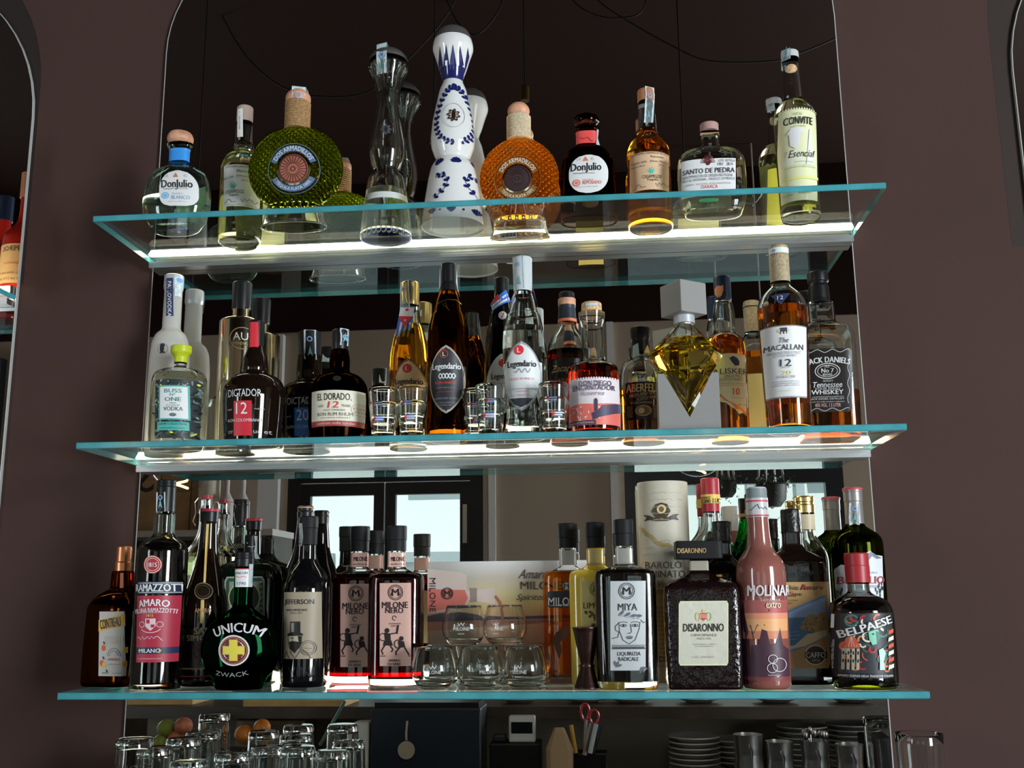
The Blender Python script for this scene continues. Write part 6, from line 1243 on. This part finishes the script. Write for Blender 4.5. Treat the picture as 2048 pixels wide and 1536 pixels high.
# left end: boards, fruit, crates
BOARD = pm('light_board', (.52, .32, .12), .5, var=.2, vscale=20)
for pa, pb, d, lab in (((255, 1397), (385, 1397), 1.05, 'wooden cutting board at the end of the bar top'), ((487, 1394), (690, 1394), 1.0, 'long wooden cutting board on the bar top over the fruit')):
    a, b = refl(*pa, d), refl(*pb, d); mb = MB(); mb.box(a.x, -d - .16, bz + .0006, b.x, -d, bz + .017, BOARD); tag(mb.build('cutting_board', smooth=False), lab, 'board', 'cutting boards on the bar')
FRU = {'orange': pm('orange_peel', (.75, .22, .02), .45, bump=.4, bscale=400), 'lime': pm('lime_peel', (.28, .32, .04), .4), 'peach': pm('peach_skin', (.62, .18, .09), .6, var=.35, vscale=30)}
zt_ = refl(420, 1502, .84).z
mb = MB(); a, b = refl(285, 1500, .84), refl(560, 1500, .84); mb.loft([(.8408, .08, .05), (.86, .09, .055), (zt_ - .012, (b.x - a.x) / 2, .075), (zt_, (b.x - a.x) / 2 + .006, .08), (zt_ - .006, (b.x - a.x) / 2 - .004, .07)], pm('steel_bowl', (.4, .4, .38), .25, .9), 40, cx=(a.x + b.x) / 2, cyy=-.84)
tag(mb.build('fruit_bowl'), 'wide steel bowl of fruit under the bar', 'bowl')
for i, (px, py, r, kd, lab) in enumerate(((332, 1456, 17, 'lime', 'green lime highest in the fruit bowl'), (322, 1484, 16, 'lime', 'yellow-green lime low in the fruit bowl'), (367, 1452, 18, 'peach', 'blushed peach beside the limes'), (352, 1478, 17, 'peach', 'dark peach below the blushed one'), (488, 1468, 18, 'orange', 'orange at the left of the three oranges'), (524, 1455, 17, 'orange', 'topmost orange of the three'), (532, 1480, 17, 'orange', 'lowest orange of the three'))):
    p = refl(px, py, .84); rr_ = r / (F / (.84 - CY)); mb = MB(); mb.ball((0, 0, 0), rr_, rr_, rr_ * .95, FRU[kd], 24, 14)
    if i in (4, 5, 6): mb.ball((0, 0, rr_ * .95), rr_ * .12, rr_ * .12, rr_ * .06, pm('stem_green', (.08, .1, .03), .6), 8, 5)
    o = mb.build({'orange': 'orange', 'lime': 'lime', 'peach': 'peach'}[kd]); o.location = p; tag(o, lab, 'fruit', 'fruit in the bowl')
a, b = refl(455, 1412, 1.28), refl(640, 1412, 1.28)
root, w_, h_ = boxthing('wooden_crate', 'low wooden crate with script lettering under the bar', 'crate', (470, 1440), (610, 1440), 1.1, .12, pm('crate_wood', (.24, .15, .08), .6, var=.2, vscale=18))
v, f = textmesh('Castello', 0); mb = MB(); mb.add([(-(x * .10 + q * .01), .0012, h_ * .84 + q * .022) for x, q in v], f, pm('dark_ink', (.05, .03, .02), .6)); mb.build('lettering', root.children[0])
mb = MB(); a, b = refl(690, 1402, .80), refl(640, 1490, .80); mb.tube([a, b], .004, pm('glass_pane_edge', (.10, .2, .19), .2)); q_ = refl(250, 1402, .80); c = refl(235, 1490, .80)
mb.add([tuple(a), tuple(b), tuple(c), tuple(q_)], [(0, 1, 2, 3)], PANE); tag(mb.build('sneeze_guard', smooth=False), 'slanted clear glass guard before the fruit', 'guard')
boxthing('napkin_holder', 'white napkin holder between the glass guard and the till', 'holder', (705, 1445), (738, 1445), .87, .06, pm('terminal_white', 0))
# crates and wrapped wine on the shelf unit by the doors
sd = 3.0; zs = refl(380, 1060, sd).z; a, b = refl(282, 1060, sd), refl(545, 1060, sd)
mb = MB(); mb.box(a.x - .5, -sd - .34, zs - .03, b.x, -sd, zs, pm('pale_shelf_board', (.5, .48, .45), .5)); mb.box(a.x - .5, -sd - .34, 0, a.x - .46, -sd, zs - .03, WOODB); mb.box(b.x - .03, -sd - .34, 0, b.x, -sd, zs - .03, WOODB); mb.box(a.x - .5, -sd - .34, 0, b.x, -sd - .32, zs - .03, WOODB)
tag(mb.build('shelf_unit', smooth=False), 'low shelf unit with a pale board, left of the glass doors in the mirror', 'shelf')
CRW = pm('wine_crate_pine', (.42, .26, .13), .6, var=.25, vscale=10)
for px0, px1, dd, lab in ((268, 322, 3.12, 'upright pine wine crate at the far left of the reflected shelf'), (325, 384, 3.12, 'upright pine wine crate behind the left filament bulb'), (386, 402, 3.12, 'narrow pine wine crate behind the wine bottle')):
    root, w_, h_ = boxthing('wine_crate', lab, 'crate', (px0, 925), (px1, 925), dd, .12, CRW, zb=zs + .0006); root['group'] = 'wine crates on the reflected shelf'
    if px0 == 268: v, f = textmesh('S', 0); mb = MB(); mb.add([(-x * .08, .0012, h_ * .8 + q * .16) for x, q in v], f, pm('dark_ink', 0)); mb.build('lettering', root.children[0])
def wine(px, top, d, r, m, label, lab_m=None):
    z1 = refl(px, top, d).z - zs; q = refl(px, 1000, d); root = tag(empty('wine_bottle', (q.x, -d, zs + .0006)), label, 'bottle'); mb = MB()
    mb.loft([(z1, r * .36, r * .36), (z1 * .95, r * .38, r * .38), (z1 * .72, r * .36, r * .36), (z1 * .62, r * .7, r * .7), (z1 * .55, r, r), (.004, r, r), (0, r * .9, r * .9)], m, 28); mb.build('bottle_body', root)
    if lab_m: mb = MB(); mb.loft([(z1 * .5, r + .0008, r + .0008), (z1 * .16, r + .0008, r + .0008)], lab_m, 28, c0=False, c1=False); mb.build('label', root)
    return root
WRAP = pm('tissue_wrap', (.52, .48, .46), .7, bump=.8, bscale=40)
wine(418, 860, 3.05, .050, BLACK, 'dark wine bottle with a cream label on the reflected shelf', pm('cream_card', 0)); wine(453, 955, 3.04, .034, WRAP, 'wine bottle wrapped in pale tissue, nearest the cream-labelled one'); wine(485, 958, 3.10, .036, WRAP, 'wine bottle wrapped in pale tissue with a dark capsule, nearest the doors')
# pendant lamps with big filament bulbs
FIL = emit('filament', (1, .50, .12), 14); BULB = sheet('bulb_glass', (.97, .97, .96), 0, 1.35); CORDK = pm('black_cord', (.01, .01, .01), .6); BRASS = pm('brass', (.55, .38, .14), .3, 1)
def pendant(px, py, rpx, d, label, cx_top, bulb=True):
    c = refl(px, py, d); s = F / (d - CY) * .98; r = rpx / s; root = tag(empty('pendant_lamp', c), label, 'lamp', 'pendant lamps in the mirror')
    mb = MB(); mb.tube([(0, 0, r + .05), (0, 0, CEIL - c.z)], .003, CORDK); mb.build('cord', root)
    mb = MB(); mb.loft([(r - .01, .018, .018), (r + .05, .018, .018), (r + .06, .008, .008)], BRASS, 20); mb.build('socket', root)
    if bulb:
        mb = MB(); mb.ball((0, 0, 0), r, r, r, BULB, 36, 22); mb.build('bulb', root)
        mb = MB(); mb.tube([(.026 * math.cos(t * 1.26), .026 * math.sin(t * 1.26), -r * .88 + t * r * .062) for t in range(21)], .0045, FIL, 8); mb.build('filament', root)
    return root
pendant(366, 920, 66, 2.1, 'pendant lamp with a large clear globe and glowing spiral, at the left in the mirror', 405); pendant(1394, 895, 57, 2.1, 'pendant lamp with a large clear globe, above the gift tube in the mirror', 1358)
pendant(1050, 215, 20, 2.1, 'bare brass lamp socket on a cord, above the amber disc bottle in the mirror', 1050, False); pendant(868, 300, 20, 2.1, 'lamp cord hanging behind the painted ceramic bottle in the mirror', 875, False)
def swag(pts, d, label):
    P = [refl(x, y, d) for x, y in pts]; Q = []
    for i in range(len(P) - 1):
        p0, p1, p2, p3 = P[max(0, i - 1)], P[i], P[i + 1], P[min(len(P) - 1, i + 2)]
        for j in range(6): t = j / 6; Q.append(.5 * ((2 * p1) + (p2 - p0) * t + (2 * p0 - 5 * p1 + 4 * p2 - p3) * t * t + (3 * p1 - p0 - 3 * p2 + p3) * t ** 3))
    Q.append(P[-1]); mb = MB(); mb.tube(Q, .0035, CORDK, 6); tag(mb.build('hanging_cable'), label, 'cable', 'black cables draped from the ceiling')
swag([(400, -60), (428, 0), (480, 95), (530, 150), (575, 178), (640, 193), (740, 182), (830, 105), (900, 20), (935, -60)], 2.25, 'black cable sagging from the top left behind the green disc bottle')
swag([(870, -60), (893, 0), (915, 45), (940, 68), (965, 62), (1000, 15), (1015, -60)], 2.2, 'short black cable loop above the ceramic bottle')
swag([(1115, -60), (1145, 0), (1185, 28), (1235, 36), (1285, 20), (1300, -60)], 2.2, 'short black cable loop at the top, right of the middle')
swag([(1160, -60), (1195, 0), (1260, 45), (1350, 95), (1420, 122), (1545, 122), (1600, 106), (1672, 76), (1740, 40)], 2.25, 'long black cable running to the right behind the lime-labelled bottle')
# hanging plant at the window
POT = pm('dark_pot', (.02, .022, .02), .6); LEAF = pm('dark_leaf', (.03, .06, .025), .5); STR = pm('macrame', (.5, .48, .42), .8)
for px, py, s_, lab in ((1543, 985, 1, 'hanging plant in a rope-slung dark pot before the window'), (1452, 975, .7, 'smaller trailing plant hanging before the window')):
    c = refl(px, py, 3.85); root = tag(empty('hanging_plant', c), lab, 'plant'); r = .075 * s_
    mb = MB(); mb.loft([(-r, r * .6, r * .6), (-r * .5, r, r), (r * .5, r * 1.1, r * 1.1), (r * .6, r, r)], POT, 24); mb.build('pot', root)
    mb = MB()
    for k in range(4): a = k * math.pi / 2 + .5; mb.tube([(0, 0, -r * 1.1), (r * 1.08 * math.cos(a), r * 1.08 * math.sin(a), 0), (r * .9 * math.cos(a), r * .9 * math.sin(a), r * 1.2), (.01 * math.cos(a), .01 * math.sin(a), .5)], .006, STR, 6)
    mb.tube([(0, 0, .5), (0, 0, CEIL - c.z)], .004, STR, 6); mb.build('rope_sling', root)
    mb = MB(); rr = random.Random(int(px))
    for k in range(150):
        a = rr.uniform(0, 6.28); q = rr.uniform(.5, 1.7) * r; z = rr.uniform(-.32 * (k % 3 == 0), .06) * s_ + r * .5; x, y = q * math.cos(a), q * math.sin(a); l = rr.uniform(.015, .035) * s_; b_ = rr.uniform(0, 6.28)
        mb.add([(x, y, z), (x + l * math.cos(b_) * .5 - l * .25 * math.sin(b_), y + l * .3, z - l * .3), (x + l * math.cos(b_), y + l * .2, z - l * .7), (x + l * math.cos(b_) * .5 + l * .25 * math.sin(b_), y - l * .3, z - l * .3)], [(0, 1, 2, 3)], LEAF)
    mb.build('foliage', root, smooth=False)
# bottles on the shelf at the left edge
REDL = pm('red_aperitif', (.42, .02, .012), .08, coat=.4)
def aper(x, Y, label, lb, capm, h=.26):
    root = tag(empty('aperitif_bottle', (x, Y, zl + .0004)), label, 'bottle', 'red aperitif bottles at the left edge'); r = .040
    mb = MB(); pr = fillet([(h, .013), (h * .76, .014), (h * .70, .018), (h * .60, r * .95), (h * .52, r), (.004, r), (0, r * .88)], .01); mb.loft([(a, b, b) for a, b in pr], REDL, 36); mb.build('glass_body', root)
    mb = MB(); mb.loft([(h + .03, .014, .014), (h + .032, .016, .016), (h - .02, .016, .016)], capm, 28); mb.build('cap', root)
    for sgn, nm in ((-1, 'label'), (1, 'back_label')):
        mb = MB(); n = 14; P = []
        for i in range(n + 1):
            a = sgn * math.pi / 2 - 1.0 + 2.0 * i / n
            for z in (.045, .125): P.append(((r + .0006) * math.cos(a), (r + .0006) * math.sin(a), z))
        mb.add(P, [(2 * i, 2 * i + 2, 2 * i + 3, 2 * i + 1) for i in range(n)], paint('#c09a6a')); l = mb.build(nm, root)
        mb = MB()
        for t, z, wd, ht, m in (('APEROL', .115, .045, .010, '#2a2420'), ('aperitivo', .085, .030, .006, '#b0562c'), ('rosso dolce amaro', .066, .05, .005, '#5a4634'), ('750 ml 11% vol', .054, .05, .005, '#5a4634')):
            v, f = textmesh(t, .02); P = []
            for a, q in v: an = sgn * math.pi / 2 - sgn * 0 + a * wd / r; P.append(((r + .0011) * math.cos(an), (r + .0011) * math.sin(an), z + q * ht))
            mb.add(P, f, paint(m))
        mb.build('lettering', l)
    return root
p = refl(46, 520, .10); h = refl(46, 352, .10).z - zl
aper(p.x, -.10, 'red aperitif bottle with a tan neck cap whose back label shows at the left edge', 1, pm('tan_stopper', 0), h - .03)
p = refl(2, 520, .17); h = refl(10, 398, .17).z - zl
aper(p.x, -.17, 'red aperitif bottle with a navy cap, past the left edge of the picture', 1, pm('navy_cap', 0), h - .03)
FONT_done = True
bpy.data.objects.remove(FOB)
